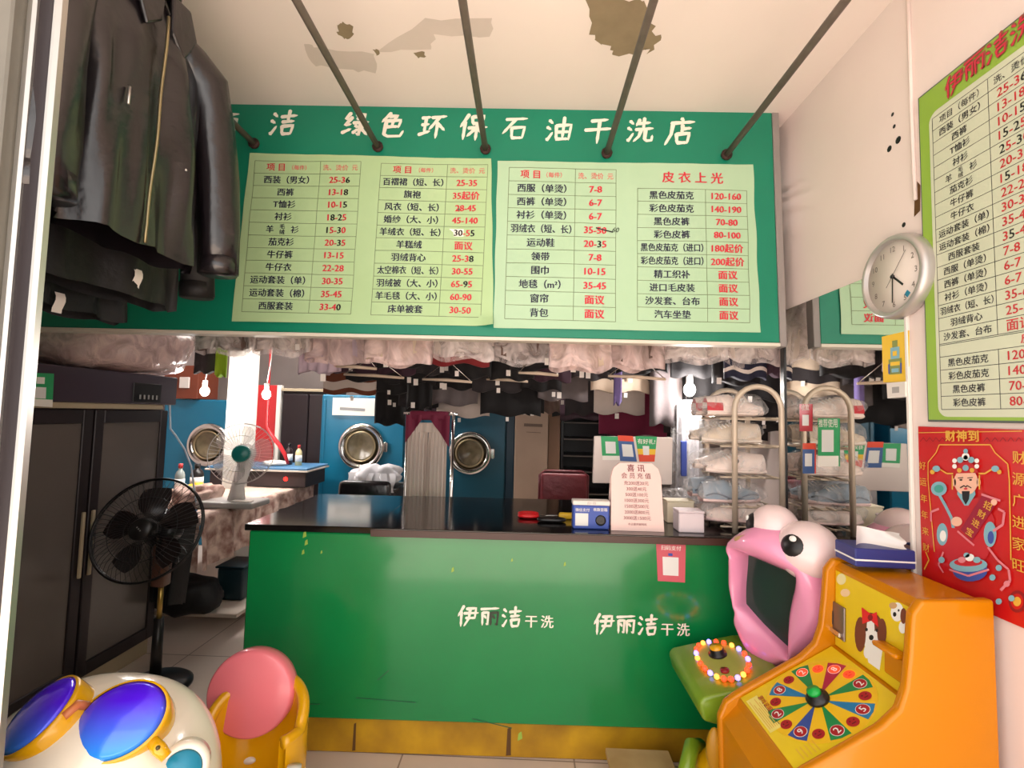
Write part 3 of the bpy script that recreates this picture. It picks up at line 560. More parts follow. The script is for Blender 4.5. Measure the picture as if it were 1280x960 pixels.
# cards stuck on the mirror
fm = Frame((XR - .0065, 0, 1.5), (0, -1, 0), (0, 0, 1))
card('payment_card', fm, [(1000, 505), (1015, 505), (1015, 539), (1000, 539)], [(0, 1, CARDRED)], 'red payment card stuck high on the mirror', 'card', squares=[(.25, .8, .4, .8, QRW)], texts=[('收款', .5, .12, .03, WPATCH)])
card('payment_card', fm, [(1023, 523), (1049, 523), (1049, 583), (1023, 583)], [(0, .78, MINT), (.78, 1, WPATCH)], 'large green and white payment card stuck on the mirror', 'card', squares=[(.2, .78, .24, .7, QRW)], texts=[('推荐使用', .5, .1, .035, WPATCH)])
card('payment_card', fm, [(1004, 554), (1019, 554), (1019, 592), (1004, 592)], [(0, .2, CARDORANGE), (.2, 1, CARDBLUE)], 'blue payment card with an orange top stuck low on the mirror', 'card', squares=[(.2, .8, .34, .76, QRW)])
o = card('picture_card', fm, [(1103, 421), (1137, 413), (1137, 477), (1105, 478)], [(0, 1, CARDYEL)], 'yellow picture card stuck on the mirror under the clock', 'card', squares=[(.40, .60, .14, .3, M('olive print', (130, 140, 70), .6)), (.33, .67, .28, .55, SKYB), (.25, .75, .52, .84, M('olive print')), (.32, .68, .58, .66, CARDYEL), (.36, .64, .72, .8, SKYB), (.42, .58, .36, .46, CARDYEL), (.24, .30, .62, .82, BLUEP), (.70, .76, .62, .82, BLUEP)])
card('switch_plate', fm, [(1113, 479), (1136, 477), (1136, 496), (1114, 498)], [(0, 1, WHITEP)], 'small white switch plate under the yellow picture card', 'switch', th=.012, squares=[(.3, .7, .3, .7, GREYP)])

# ------------------------------------------------------------------ clothes hanging at the left
def jacket(name, label, X, yc, ztop, length, half, mat, zipper=True, seed=0, tags=(), sleeve=True, hemdrop=0):
    """a garment on a hanger, chest facing +X; viewer's left is the street side"""
    t = thing(name, label, 'jacket', (X, yc, ztop + .06), None); fr = Frame((X, yc, ztop), (0, 1, 0), (0, 0, 1)); rnd = random.Random(seed)
    def prof(f):
        if f < .05: return .055 + .035 * (f / .05)
        if f < .17: q = (f - .05) / .12; return .09 + (half * .93 - .09) * sin(q * PI / 2)
        return half * (.93 + .09 * (f - .17))
    mb = MB(); nu, nv = 56, 40
    def fn(a, b):
        f = b; q = 2 * PI * a; rx = prof(f); ry = .035 + .03 * min(1, f * 4)
        fold = (.014 * sin(q * 5 + seed + f * 3) + .011 * sin(q * 9 + f * 4 + seed * 2) + .005 * sin(q * 17 - f * 6)) * min(1, f * 2.2)
        x = rx * cos(q); n = ry * sin(q) + (fold if sin(q) > -.4 else fold * .5); z = -length * f - (.11 * (abs(cos(q)) ** 2) * half / .25 * max(0, 1 - abs(f - .1) * 9) * .0)
        z -= .085 * (abs(x) / half) * max(0, 1 - f * 1.2) + hemdrop * f * (x / half) + .006 * sin(q * 7 + seed) * f
        return fr.at(x, z, n)
    mb.grid(fn, nu, nv, mat, True, wrap=True)
    mb.build('body', t)
    if sleeve:
        for sg in (-1, 1):
            pts = [fr.at(sg * half * .42, -.062, .0), fr.at(sg * half * .72, -.085, .0), fr.at(sg * half * .98, -.125, .004), fr.at(sg * (half + .032), -.22, .014), fr.at(sg * (half + .052), -.42, .034), fr.at(sg * (half + .062), -.62, .05), fr.at(sg * (half + .064), -.755, .056)]
            m2 = MB().tube(pts, [.036, .056, .074, .074, .067, .060, .056], mat, 18)
            for i, v in enumerate(m2.v): m2.v[i] = v + V((0, 0, 0)) + fr.n * .008 * sin(v.z * 38 + i % 18) 
            m2.tube([fr.at(sg * (half + .063), -.705, .054), fr.at(sg * (half + .064), -.76, .056)], [.0585, .0575], mat, 18); m2.build('sleeve', t)
    col = MB()
    for sg in (-1, 1): col.prism(fr, [(sg * .012, -.01), (sg * .085, -.0), (sg * .12, -.075), (sg * .07, -.17), (sg * .02, -.12)][::sg], .052, .066, mat, .006)
    col.tube([fr.at(.075 * cos(q), .012 + .012 * sin(q), .045 * sin(q)) for q in [2 * PI * k / 16 for k in range(16)]], .022, mat, 8, closed=True); col.build('collar', t)
    if zipper:
        m3 = MB().tube([fr.at(-.012 - .028 * (k / 14) ** 1.5, -.10 - (length - .10) * k / 14, .074 + .002 * sin(k)) for k in range(15)], .0045, ZIP, 5); m3.build('zipper', t)
    if zipper:
        m4 = MB().tube([fr.at(half * .45, -.40, .068), fr.at(half * .40, -.50, .074)], .004, M('silver zip', (190, 186, 180), .3, .9), 5); m4.tube([fr.at(-half * .48, -.38, .066), fr.at(-half * .50, -.43, .070)], .004, M('silver zip'), 5); m4.build('pocket_zip', t)
    for a, b in tags: MB().grid(lambda s_, tt, a=a, b=b: fr.at(a + .032 * s_, b - .062 * tt, .085 + .006 * sin(5 * tt)), 2, 5, TAGW).build('paper_tag', t)
    MB().tube([fr.at(0, .0, 0), fr.at(0, .05, 0), fr.at(0, .07, .012), fr.at(0, .085, 0), fr.at(0, .07, -.012)], .003, CHROME, 6).build('hanger_hook', t)
    return t
jacket('leather_jacket', 'black leather jacket with a brass zip hanging nearest at the upper left', -1.12, 1.285, 2.71, .77, .235, LEATHER, True, 1, hemdrop=.0)
jacket('leather_jacket', 'black garment with a pink paper tag hanging behind the zipped leather jacket', -1.34, 1.43, 2.68, .83, .30, LEATHER2, False, 5, tags=((.03, -.745),))
jacket('leather_jacket', 'black garment with a white tag at its hem, hung furthest left behind the door jamb', -1.53, 1.46, 2.68, .88, .27, LEATHER2, False, 9, tags=((-.06, -.84),))
t = thing('clothes_rail', 'steel rail holding the black leather jackets at the upper left', 'rail', (-1.3, 1.36, 2.80))
MB().tube([(-1.0, 1.36, 2.80), (-1.75, 1.36, 2.80)], .011, STEELD, 8).build('rod', t)
for x in (-1.02, -1.7): MB().tube([(x, 1.36, 2.80), (x, 1.36, 2.93)], .006, STEELD, 6).build('bracket', t)

# ------------------------------------------------------------------ display cabinet at the left
XC = -2.25; fca = Frame((XC, 0, 0), (0, 1, 0), (0, 0, 1)); ytop = 1.682
cab = thing('display_cabinet', 'tall dark two-door cabinet with smoked glass behind the black fan', 'cabinet', (XC - .3, 2.47, 0))
z_h = atX(205, 512, XC).z; y1 = 2.965; y0 = 1.86; ym = atX(112, 600, XC).y
MB().box((XC - .62, y0, .10), (XC - .03, y1 - .01, z_h), FRIDGE, .004).build('carcass', cab)
hd = MB().box((XC - .66, y0 - .02, z_h + .03), (XC + .02, y1 + .03, ytop), FRIDGE, .006); hd.build('header', cab)
MB().box((XC - .6, y0, z_h), (XC + .005, y1 - .06, z_h + .03), BEIGE, .003).build('light_strip', cab)
fh = Frame((XC + .03, 0, 0), (0, 1, 0), (0, 0, 1)); c1 = fh.on(167, 478); c2 = fh.on(200, 504)
mb = MB().fbox(fh, c1[0], c2[0], c2[1], c1[1], 0, .004, BLACK, .002)
for k in range(5): a = c1[0] + (c2[0] - c1[0]) * (.2 + k * .15); mb.fbox(fh, a, a + .012, c2[1] + .02, c2[1] + .045, .004, .007, QRG, .001)
mb.build('control_panel', cab)
for d0, d1 in ((y0 + .005, ym - .006), (ym + .006, y1 - .012)):
    mb = MB(); fr_w = .055; zb, zt2 = .10, z_h - .006
    for lo, hi in (((d0, zb), (d0 + fr_w, zt2)), ((d1 - fr_w, zb), (d1, zt2)), ((d0 + fr_w, zb), (d1 - fr_w, zb + .07)), ((d0 + fr_w, zt2 - .07), (d1 - fr_w, zt2))): mb.box((XC - .028, lo[0], lo[1]), (XC + .002, hi[0], hi[1]), BRONZE, .003)
    dr = mb.build('door', cab)
    MB().box((XC - .024, d0 + fr_w - .004, zb + .066), (XC - .008, d1 - fr_w + .004, zt2 - .066), SMOKE, 0).build('glass_pane', dr)
    hy = ym - .028 if d0 < ym - .1 else ym + .028
    MB().box((XC + .002, hy - .008, .62), (XC + .016, hy + .008, .95), BEIGE, .003).build('door_handle', dr)
MB().box((XC - .6, y0, 0), (XC - .02, y1 - .02, .10), BEIGE, .003).build('plinth', cab)
card('payment_card', fh, [(36, 466), (67, 467), (65, 509), (34, 507)], [(0, .78, MINT), (.78, 1, WPATCH)], 'green payment card on the header of the dark two-door cabinet', 'card', squares=[(.25, .7, .42, .76, QRW), (.3, .62, .12, .32, WPATCH)])
# plastic wrapped bundle on top
mb = MB().ball((XC - .22, 2.71, ytop + .155), (.30, .385, .145), M('dusty pink quilt', (178, 142, 138), .8, noise=(4, .2)), 28, 14, p=3.4, dent=.10, seed=3)
t = thing('wrapped_quilt', 'pinkish quilt wrapped in plastic lying on top of the dark cabinet', 'quilt', (XC - .22, 2.71, ytop)); mb.build('quilt', t)
MB().ball((XC - .22, 2.71, ytop + .16), (.325, .415, .158), FILMP, 28, 14, p=3.6, dent=.16, seed=8).build('plastic_cover', t)

# ------------------------------------------------------------------ black pedestal fan
fx = atY(186, 662, 2.50); fan = thing('pedestal_fan', 'black pedestal fan standing in front of the dark cabinet', 'fan', (fx.x, 2.50, 0))
ff = Frame(fx, V((1, .15, 0)), V((.03, .28, 1))); Rf = .262
mb = MB()
for ring, c in ((Rf, 0), (Rf, .015), (Rf * .62, .055), (Rf * .3, .07)): mb.tube([ff.at(ring * cos(q), ring * sin(q), c) for q in [2 * PI * k / 48 for k in range(48)]], .006 if ring == Rf else .002, BLACK, 6, closed=True)
for k in range(60):
    q = 2 * PI * k / 60; mb.tube([ff.at(r * cos(q + tw), r * sin(q + tw), c) for r, c, tw in ((.05, .075, 0), (Rf * .45, .068, .1), (Rf * .8, .045, .18), (Rf, .012, .22))], .0013, BLACK, 4, caps=False)
    if k % 2: mb.tube([ff.at(r * cos(q), r * sin(q), c) for r, c in ((.06, -.09), (Rf * .7, -.075), (Rf, -.002))], .0013, BLACK, 4, caps=False)
mb.build('guard', fan)
for k in range(5):
    q = 2 * PI * k / 5 + .35
    def bl(s_, t, q=q): r = .05 + (Rf * .84 - .05) * t; wq = (.33 + .25 * sin(PI * t)) * (s_ - .35) * 1.6; return ff.at(r * cos(q + wq), r * sin(q + wq), -.022 + .05 * (s_ - .5) * (1 - .3 * t))
    MB().grid(bl, 6, 8, M('smoky blade', (40, 32, 32), .25)).build('blade', fan)
MB().lathe([(.0, .088), (.048, .086), (.056, .074), (.056, .03), (.045, -.03), (0, -.03)], ff, BLACK, 24).text(ff, 'FAN' if False else '▪▪▪', 0, 0, .022, QRG, 0, lift=.0885, dirv=(.75, -.66)).build('hub', fan)
mb = MB().lathe([(.05, -.08), (.085, -.10), (.085, -.17), (.06, -.23), (0, -.24)], ff, BLACK, 24); mb.build('motor', fan)
px_, py_ = atZ(181, 868, 0).x, 2.60
MB().box((px_ - .035, py_ - .04, .53), (px_ + .035, py_ + .03, .76), M('wood tone panel', (96, 62, 48), .35), .012, seg=2).tube([(px_, py_, .74), ff.at(0, 0, -.16)], .03, BLACK, 12).build('control_box', fan)
MB().tube([(px_, py_, .34), (px_, py_, .55)], .013, M('gold tube', (196, 160, 84), .3, .8), 12).build('pole', fan)
MB().tube([(px_, py_, .03), (px_, py_, .36)], [.028, .024], BLACK, 14).build('pole_sleeve', fan)
MB().lathe([(.175, 0), (.175, .012), (.15, .03), (.04, .045), (0, .045)], Frame((px_, py_, 0), (1, 0, 0), (0, 1, 0)), BLACK, 36).build('base', fan)

# ------------------------------------------------------------------ ironing table
TX = -2.09; TH = .785; ty0, ty1 = 3.08, 4.75
tab = thing('ironing_table', 'long ironing table under a faded floral cloth behind the counter', 'table', (-2.45, 3.9, 0))
MB().box((-2.9, ty0 + .03, TH - .06), (TX - .02, ty1, TH - .012), KRAFT2, .004).build('tabletop', tab)
for lx in (-2.85, TX - .45):
    for ly in (ty0 + .12, ty1 - .12): MB().box((lx, ly, 0), (lx + .06, ly + .06, TH - .06), DKB, .004).build('leg', tab)
MB().box((-2.86, ty0 + .15, .10), (-1.90, ty1 - .1, .125), M('pale shelf board', (202, 186, 172), .6), .003).build('lower_shelf', tab)
mb = MB(); DR = .345
def cl(s_, t):                                                        # s along the table, t: 0 left side .. 1 hem of the right side
    y = ty0 - .01 + (ty1 - ty0) * s_; k = t * (.82 + DR)
    if k < .82: return V((TX - .82 + k, y, TH + .004 + .004 * sin(y * 17 + k * 9)))
    h = k - .82; dr = DR * (.98 + .05 * sin(y * 3)) if y < 3.75 else DR * (.98 - .55 * min(1, (y - 3.75) / .3)); h *= dr / DR
    return V((TX + .008 + .05 * h + .022 * sin(y * 21) * min(1, h * 5) + .01 * sin(y * 47) * min(1, h * 4), y, TH + .004 - h))
mb.grid(cl, 90, 26, FLORAL)
for i, f in enumerate(mb.f):
    if all(mb.v[k].z > TH - .01 for k in f): mb.m[i] = mb.mi(FLORALT)
def cl2(s_, t):
    x = TX - .82 + .83 * s_; h = DR * t * (1 + .05 * sin(x * 9)); return V((x, ty0 - .012 - .04 * h - .02 * sin(x * 25) * t, TH + .003 - h))
mb.grid(cl2, 40, 14, FLORAL); mb.build('tablecloth', tab)
# black bag and dark cloth under the table
mb = MB().ball((-2.26, 3.25, .235), (.23, .15, .105), LEATHER2, 24, 12, p=2.6, dent=.25, seed=4)
tag(mb.build('black_bag', off=(-2.26, 3.25, .13)), 'limp black bag lying on the low shelf under the floral cloth', 'bag')
mb = MB(); dx0 = atY(192, 640, 2.96)
def dk(s_, t): return V((-2.31 + .25 * (s_ - .06 - .22 * t * (s_ - .3)) + .03 * t * sin(s_ * 9), 3.02 - .03 * s_ - .05 * t + (.03 + .02 * t) * sin(s_ * 14), TH + .05 - .50 * t - .05 * s_ * t + .01 * sin(s_ * 17)))
mb.grid(dk, 26, 20, LEATHER2)
def dk2(s_, t): p = dk(s_, 0); q = V((p.x + .0, p.y + .10, TH + .035)); return p.lerp(q, t)
mb.grid(dk2, 26, 6, LEATHER2)
mb.grid(lambda s_, t: dk(s_, t) + V((0, .022, 0)), 26, 20, LEATHER2)
tag(mb.build('dark_garment', off=(-2.2, 3.06, TH)), 'dark garment draped over the near corner of the ironing table beside the fan', 'garment')
t = thing('storage_bin', 'small dark teal bin on the low shelf behind the counter end', 'bin', (-2.09, 3.56, .126)); MB().box((-2.19, 3.45, .1255), (-2.0, 3.68, .35), M('dark teal bin', (18, 46, 56), .45), .015, seg=2).build('body', t); MB().box((-2.2, 3.44, .35), (-1.99, 3.69, .365), M('dark teal bin'), .004).build('lid', t)
ph = [atY(x, y, Y) for x, y, Y in ((212, 500, 3.05), (213, 536, 3.06), (220, 545, 3.1), (231, 562, 3.2), (239, 583, 3.32))]; ph.append(V((ph[-1].x + .03, 3.36, TH + .012))); tag(MB().tube(ph, .006, M('pale blue hose', (190, 206, 220), .4), 6).build('hose', off=ph[-1]), 'thin pale blue hose hanging beside the dark cabinet to the ironing table', 'hose')
ph = [atY(x, y, 4.35) for x, y in ((334, 532), (340, 545), (349, 556), (356, 568), (360, 580))]; q = ph[0]; ph = [V((q.x - .02, 4.35, 2.93)), V((q.x - .01, 4.35, 2.2))] + ph; tag(MB().tube(ph, [.006, .006, .012, .02, .02, .018, .012], M('red hose', (190, 36, 44), .4), 8).build('steam_hose', off=ph[-1]), 'red steam hose hanging beside the right hand bulb', 'hose')
# white desk fan
df = atY(294, 612, 3.45); dfan = thing('desk_fan', 'white desk fan with a teal hub on the ironing table', 'fan', (df.x, 3.45, TH + .01))
hb = atY(302, 567, 3.42); fd = Frame(hb, V((1, .35, 0)), V((0, .1, 1))); Rd = .215
MB().box((df.x - .21, 3.33, TH + .008), (df.x + .2, 3.57, TH + .05), GREYP, .012, seg=2).box((df.x + .02, 3.36, TH + .05), (df.x + .16, 3.42, TH + .058), WHITEP, .003).build('base', dfan)
MB().tube([(df.x - .0, 3.47, TH + .04), (df.x - .0, 3.48, TH + .14), (hb.x, 3.50, hb.z - .02)], [.06, .045, .05], M('fan white', (206, 198, 192), .35), 16).build('neck', dfan)
MB().lathe([(.0, .04), (.05, .038), (.06, .03), (.06, -.02), (0, -.03)], fd, M('teal hub', (10, 120, 112), .3), 28).build('hub', dfan)
MB().lathe([(.075, -.05), (.08, -.09), (.07, -.15), (0, -.17)], fd, M('fan white'), 20).build('motor', dfan)
CLB = M('clear grey blade', (216, 206, 204), .2, alpha=.42)
for k in range(3):
    q = 2 * PI * k / 3 + 2.0
    def bl(s_, t, q=q): r = .05 + (Rd * .92 - .05) * t; wq = (.5 + .45 * sin(PI * (t * .8 + .1))) * (s_ - .5) * 1.9; return fd.at(r * cos(q + wq), r * sin(q + wq), -.01 + .05 * (s_ - .5))
    MB().grid(bl, 8, 8, CLB).build('blade', dfan)
mb = MB(); WIRE = M('pale wire', (206, 200, 196), .3, .5)
for ring, c in ((Rd, 0), (Rd * .98, .02), (Rd * .6, .05)): mb.tube([fd.at(ring * cos(q), ring * sin(q), c) for q in [2 * PI * k / 40 for k in range(40)]], .003 if ring == Rd else .0016, WIRE, 5, closed=True)
for k in range(44): q = 2 * PI * k / 44; mb.tube([fd.at(r * cos(q), r * sin(q), c) for r, c in ((.06, .045), (Rd * .7, .042), (Rd, .004))], .0012, WIRE, 4, caps=False)
mb.build('guard', dfan)
# steam box with red light
bx = atX(395, 600, TX + .02); sb = thing('steam_box', 'dark control box with a blue top and red light on the ironing table', 'box', (-2.3, 4.55, TH + .008))
MB().box((-2.85, 4.3, TH + .01), (TX + .12, 4.72, TH + .15), M('dark grey box', (58, 46, 46), .5), .006).build('body', sb)
MB().box((-2.88, 4.27, TH + .15), (TX + .15, 4.74, TH + .165), M('white edge', (214, 204, 190), .5), .002).box((-2.87, 4.28, TH + .165), (TX + .14, 4.735, TH + .185), M('blue lid', (72, 118, 156), .4), .004).build('lid', sb)
rl = Frame((TX - .06, 4.299, TH + .085), (1, 0, 0), (0, 0, 1)); MB().lathe([(.018, .0), (.018, .006), (0, .01)], rl, REDLED, 14).build('indicator_light', sb)
# small things on the ironing table
def bottle(px, py, Y, h, r, body, cap, label, base=TH + .01):
    p = atY(px, py, Y); p.z = base; t = thing('bottle', label, 'bottle', p, 'bottles on the ironing table'); f = Frame(p, (1, 0, 0), (0, 1, 0))
    MB().lathe([(r, 0), (r, h * .62), (r * .8, h * .72), (r * .4, h * .8), (r * .4, h * .86)], f, body, 16).build('body', t); MB().lathe([(r * .46, h * .85), (r * .46, h), (0, h)], f, cap, 12).build('cap', t)
    MB().lathe([(r * 1.02, h * .2), (r * 1.02, h * .5)], f, WHITEI, 16).build('paper_label', t)
bottle(226, 580, 3.85, .24, .035, M('clear bottle', (150, 160, 156), .15), REDP, 'clear bottle with a red cap beside the dark cabinet on the ironing table')
bottle(247, 584, 4.05, .22, .05, BLACK, BLACK, 'squat black bottle left of the white desk fan')
bottle(373, 578, 4.5, .19, .03, M('cream bottle', (226, 212, 160), .4), REDP, 'cream spray bottle with a red cap on the blue lidded box', TH + .186)
bottle(361, 578, 4.55, .2, .032, M('dark bottle', (50, 34, 36), .3), BLACK, 'dark bottle on the blue lidded box', TH + .186)
def heap(name, label, cat, c, r, m, dent=.4, seed=1, p=2.2): o = MB().ball(c, r, m, 30, 16, dent=dent, seed=seed, p=p).build(name, off=(c[0], c[1], c[2] - r[2])); return tag(o, label, cat)
q = atX(235, 605, -2.3); heap('rag', 'crumpled floral rag piled on the ironing table behind the fan', 'rag', (-2.42, 3.5, TH + .07), (.16, .16, .07), FLORAL, .5, 2)
heap('cloth', 'yellow folded cloth at the back of the ironing table', 'cloth', (-2.72, 3.95, TH + .045), (.07, .06, .04), CARDYEL, .3, 3)
heap('cloth', 'white crumpled cloth on the blue lid of the steam box', 'cloth', (-2.33, 4.46, TH + .205), (.12, .08, .025), WHITEP, .4, 5)
q = atX(210, 640, TX - .1); heap('cloth', 'small blue cloth near the front of the ironing table', 'cloth', (-2.26, 3.2, TH + .018), (.06, .05, .012), M('bright blue cloth', (40, 110, 170), .8), .3, 6)
# bulbs
def bulb(px, py, Y, label, cord_top, pw, col):
    p = atY(px, py, Y); t = thing('bulb', label, 'light bulb', p, 'bare hanging bulbs')
    f = Frame(p, (1, 0, 0), (0, 1, 0)); MB().ball(p, (.034, .034, .042), BULB, 16, 10).build('glass', t)
    MB().lathe([(.018, .034), (.02, .09), (0, .1)], f, WHITEP, 12).build('socket', t)
    MB().tube([p + V((0, 0, .09)), p + V((.02, .01, .3)), V((p.x + .03, p.y + .02, cord_top))], .004, WHITEP, 6).build('cord', t)
    l = bpy.data.lights.new('bulb_light', 'POINT'); l.energy = pw; l.color = col; l.shadow_soft_size = .04; lo = bpy.data.objects.new('bulb_light', l); COL.objects.link(lo); lo.location = p - V((0, .09, .02))
bulb(256, 489, 3.95, 'lit bare bulb left of the white column', 2.93, 17, (1, .96, .95)); bulb(333, 493, 4.0, 'lit bare bulb right of the white column', 2.93, 17, (1, .93, .86)); bulb(862, 487, 2.95, 'lit bare bulb in plastic above the counter, left of the shoe rack', 2.93, 15, (1, .95, .92))

# ------------------------------------------------------------------ machines along the back
def washer(x0, x1, yf, ztop, cpx, cpy, r, body, label, group='washing machines at the back'):
    t = thing('washing_machine', label, 'washing machine', ((x0 + x1) / 2, yf + .4, 0), group); c = atY(cpx, cpy, yf); f = front(c.x, yf, c.z)
    MB().box((x0, yf, .0), (x1, yf + .8, ztop), body, .012).box((x0 + .02, yf - .008, .12), (x0 + .05, yf, ztop - .05), body, .003).build('body', t)
    d = MB().lathe([(r, 0), (r, .035), (r * .93, .06), (r * .8, .062), (r * .74, .045), (r * .62, .03), (r * .62, .012)], f, CHROME, 44, cap=False).build('door', t)
    MB().lathe([(r * .62, .028), (r * .6, .05), (r * .5, .034), (0, .02)], f, DRUMG, 36, cap=False).build('porthole_glass', d); MB().lathe([(r * .63, .05), (r * .66, .058), (r * .6, .062), (r * .58, .05)], f, M('rubber ring', (150, 132, 100), .4, .5), 36, cap=False).build('gasket', d)
    MB().box((c.x + r * .96, yf - .05, c.z - .05), (c.x + r * 1.12, yf - .0, c.z + .05), CHROME, .006).build('door_latch', d)
    return t
xw = lambda px, Y: atY(px, 550, Y).x
washer(xw(202, 5.2), xw(292, 5.2), 5.2, 1.58, 263, 556, .24, TEAL, 'teal washing machine behind the desk fan, partly hidden by the white column')
wm = washer(xw(400, 5.0), xw(505, 5.0), 5.0, 1.66, 453, 558, .245, TEAL, 'bright teal washing machine with a round chrome door in the middle')
f5 = front(0, 5.0 - .009, 0); p1 = f5.on(416, 503); p2 = f5.on(468, 520); MB().fbox(f5, p1[0], p2[0], p2[1], p1[1] + .05, 0, .004, WPATCH, .001).line(f5, (p1[0] + .08, p2[1] + .07), (p2[0] - .1, p2[1] + .06), .03, QRG, .005).build('label_panel', wm)
washer(xw(522, 5.0), xw(632, 5.0), 5.0, 1.66, 588, 566, .225, TEALSHADE, 'shade-coloured teal washing machine behind the hanging white trousers')
t = thing('steel_cabinet', 'narrow dark blue cabinet right of the shade-coloured teal washing machine', 'cabinet', (xw(637, 5.1), 5.3, 0)); MB().box((xw(632.5, 5.05), 5.05, 0), (xw(643, 5.05), 5.6, 1.66), M('dark blue metal', (26, 60, 84), .4), .006).build('body', t)
t = thing('storage_box', 'tall beige carton with faded printing beside the black shelf', 'carton', (xw(664, 4.9), 5.2, 0)); f49 = front(0, 4.9 - .001, 0)
MB().box((xw(643.5, 4.9), 4.9, 0), (xw(685, 4.9), 5.4, 1.6), KRAFT, .004).line(f49, f49.on(655, 531), f49.on(678, 532), .03, M('print taupe', (120, 100, 88), .8), .002).line(f49, f49.on(658, 540), f49.on(676, 541), .006, M('print taupe'), .002).build('body', t)
MB().box((xw(685.5, 4.92), 4.92, 0), (xw(700, 4.92), 5.4, 1.62), KRAFT2, .004).build('side_board', t)
t = thing('black_shelf', 'black open shelf with thin pale edges behind the counter', 'shelf', (xw(730, 4.95), 5.2, 0)); x0, x1 = xw(701, 4.95), xw(770, 4.95)
MB().box((x0, 5.36, 0), (x1, 5.4, 1.75), BLACK, .003).build('back_panel', t)
for x in (x0, x1 - .03): MB().box((x, 4.95, 0), (x + .03, 5.36, 1.75), BLACK, .003).build('side_panel', t)
for z in (.1, .45, .7, .92, 1.08, 1.25, 1.42, 1.6): MB().box((x0 + .03, 4.96, z), (x1 - .03, 5.36, z + .02), BLACK, .002).box((x0 + .03, 4.953, z), (x1 - .03, 4.96, z + .012), M('pale shelf edge', (120, 108, 100), .5), .001).build('shelf_board', t)
t = thing('red_chair', 'dark red chair back standing behind the counter', 'chair', (xw(705, 3.9), 4.0, 0)); xa, xb = xw(676, 3.9), xw(735, 3.9); zc = atY(700, 591, 3.9).z; MR = M('dark red vinyl', (110, 28, 38), .45, bump=(18, .3))
MB().box((xa, 3.88, .52), (xb, 3.95, zc), MR, .03, seg=3).build('backrest', t); MB().tube([(xa, 3.91, .5), (xa, 3.91, zc - .02), (xa + .04, 3.91, zc + .01), (xb - .04, 3.91, zc + .01), (xb, 3.91, zc - .02), (xb, 3.91, .5)], .014, M('dark red frame', (90, 20, 30), .4), 8).build('back_frame', t)
MB().box((xa, 3.5, .42), (xb, 3.9, .48), MR, .02, seg=2).build('seat', t)
for x in (xa + .02, xb - .02):
    for y in (3.52, 3.91): MB().tube([(x, y, 0), (x, y, .5)], .012, M('dark red frame'), 8).build('leg', t)
t = thing('partition', 'red painted partition behind the right hand bulb', 'panel', (xw(332, 5.1), 5.15, 0)); MB().box((xw(318, 5.1), 5.1, 0), (xw(344, 5.1), 5.14, 1.75), REDP, .004).build('panel', t); MB().box((xw(344, 5.1), 5.08, 0), (xw(349, 5.1), 5.14, 1.75), CREAM, .003).build('jamb', t)
t = thing('dark_wardrobe', 'dark brown wardrobe left of the bright teal washing machine', 'wardrobe', (xw(374, 5.12), 5.4, 0)); xa, xb, xm = xw(350, 5.1), xw(399, 5.0), xw(384, 5.1)
MB().box((xa, 5.12, 0), (xb, 5.7, 1.72), DKB, .004).build('carcass', t)
for p, q in ((xa + .01, xm - .005), (xm + .005, xb - .01)): MB().box((p, 5.09, .08), (q, 5.119, 1.66), DKB, .006).build('door', t)
MB().box((xa, 5.08, 1.69), (xb, 5.12, 1.72), BEIGE, .002).build('top_edge', t)
t = thing('wall_cupboard', 'reddish brown cupboard with a white switch behind the left bulb', 'cupboard', (xw(228, 5.0), 5.0, 1.2)); MB().box((xw(200, 5.15), 5.15, 1.585), (xw(243, 5.15), 5.5, 1.95), REDBROWN, .004).build('body', t); MB().box((xw(220, 5.14), 5.13, 1.70), (xw(232, 5.14), 5.15, 1.82), WHITEP, .003).build('switch', t)
# garment stand with pleated trousers behind the counter
ys = 3.35; st = thing('garment_stand', 'chrome garment stand behind the counter holding the white trousers', 'stand', (xw(536, ys), ys, 0)); xa, xb = xw(509, ys), xw(566, ys); zt_ = atY(536, 517, ys).z
for x in (xa, xb): MB().tube([(x, ys, 0), (x, ys, zt_)], .012, CHROME, 10).build('upright', st)
MB().tube([(xa - .03, ys, zt_), (xb + .03, ys, zt_)], .011, CHROME, 10).build('top_bar', st)
for x in (xa, xb): MB().tube([(x, ys - .2, .02), (x, ys + .2, .02)], .013, CHROME, 8).build('foot', st)
def drape(name, label, cat, x0, x1, Y, z1, z0, m, folds, amp=.02, split=None, flare=0, seed=0, th=.03, group=None, parts=()):
    """hanging cloth as a closed shell, folds across the width, wavy hem"""
    mb = MB(); n = max(24, folds * 6); xc = (x0 + x1) / 2; hw = (x1 - x0) / 2
    def fn(a, b):
        q = 2 * PI * a; s_ = cos(q); f = b; k = hw * (1 + flare * f) * s_; ph = folds * PI * s_ + seed
        y = Y + (th * abs(sin(q)) ** .6 * (1 if sin(q) > 0 else -1)) * -1 + amp * sin(ph) * min(1, f * 3 + .2)
        z = z1 + (z0 - z1) * f * (1 + .012 * sin(ph * .7 + seed)) 
        return V((xc + k, y, z))
    mb.grid(fn, n * 2, 16, m, True, wrap=True)
    # hem is closed by a strip of quads
    W = n * 2; base = 16 * W
    for i in range(1, n - 1): mb.f.append((base + i, base + i + 1, base + W - i - 1, base + W - i)); mb.m.append(0); mb.s.append(False)
    return mb
zl0 = atY(536, 627, ys).z; zl1 = atY(536, 531, ys).z
tr = thing('trousers', 'white pleated trousers hanging on the chrome stand', 'trousers', ((xa + xb) / 2, ys - .05, zl1)); WT = M('off white cloth', (214, 196, 184), .8, bump=(20, .1)); xm = (xa + xb) / 2
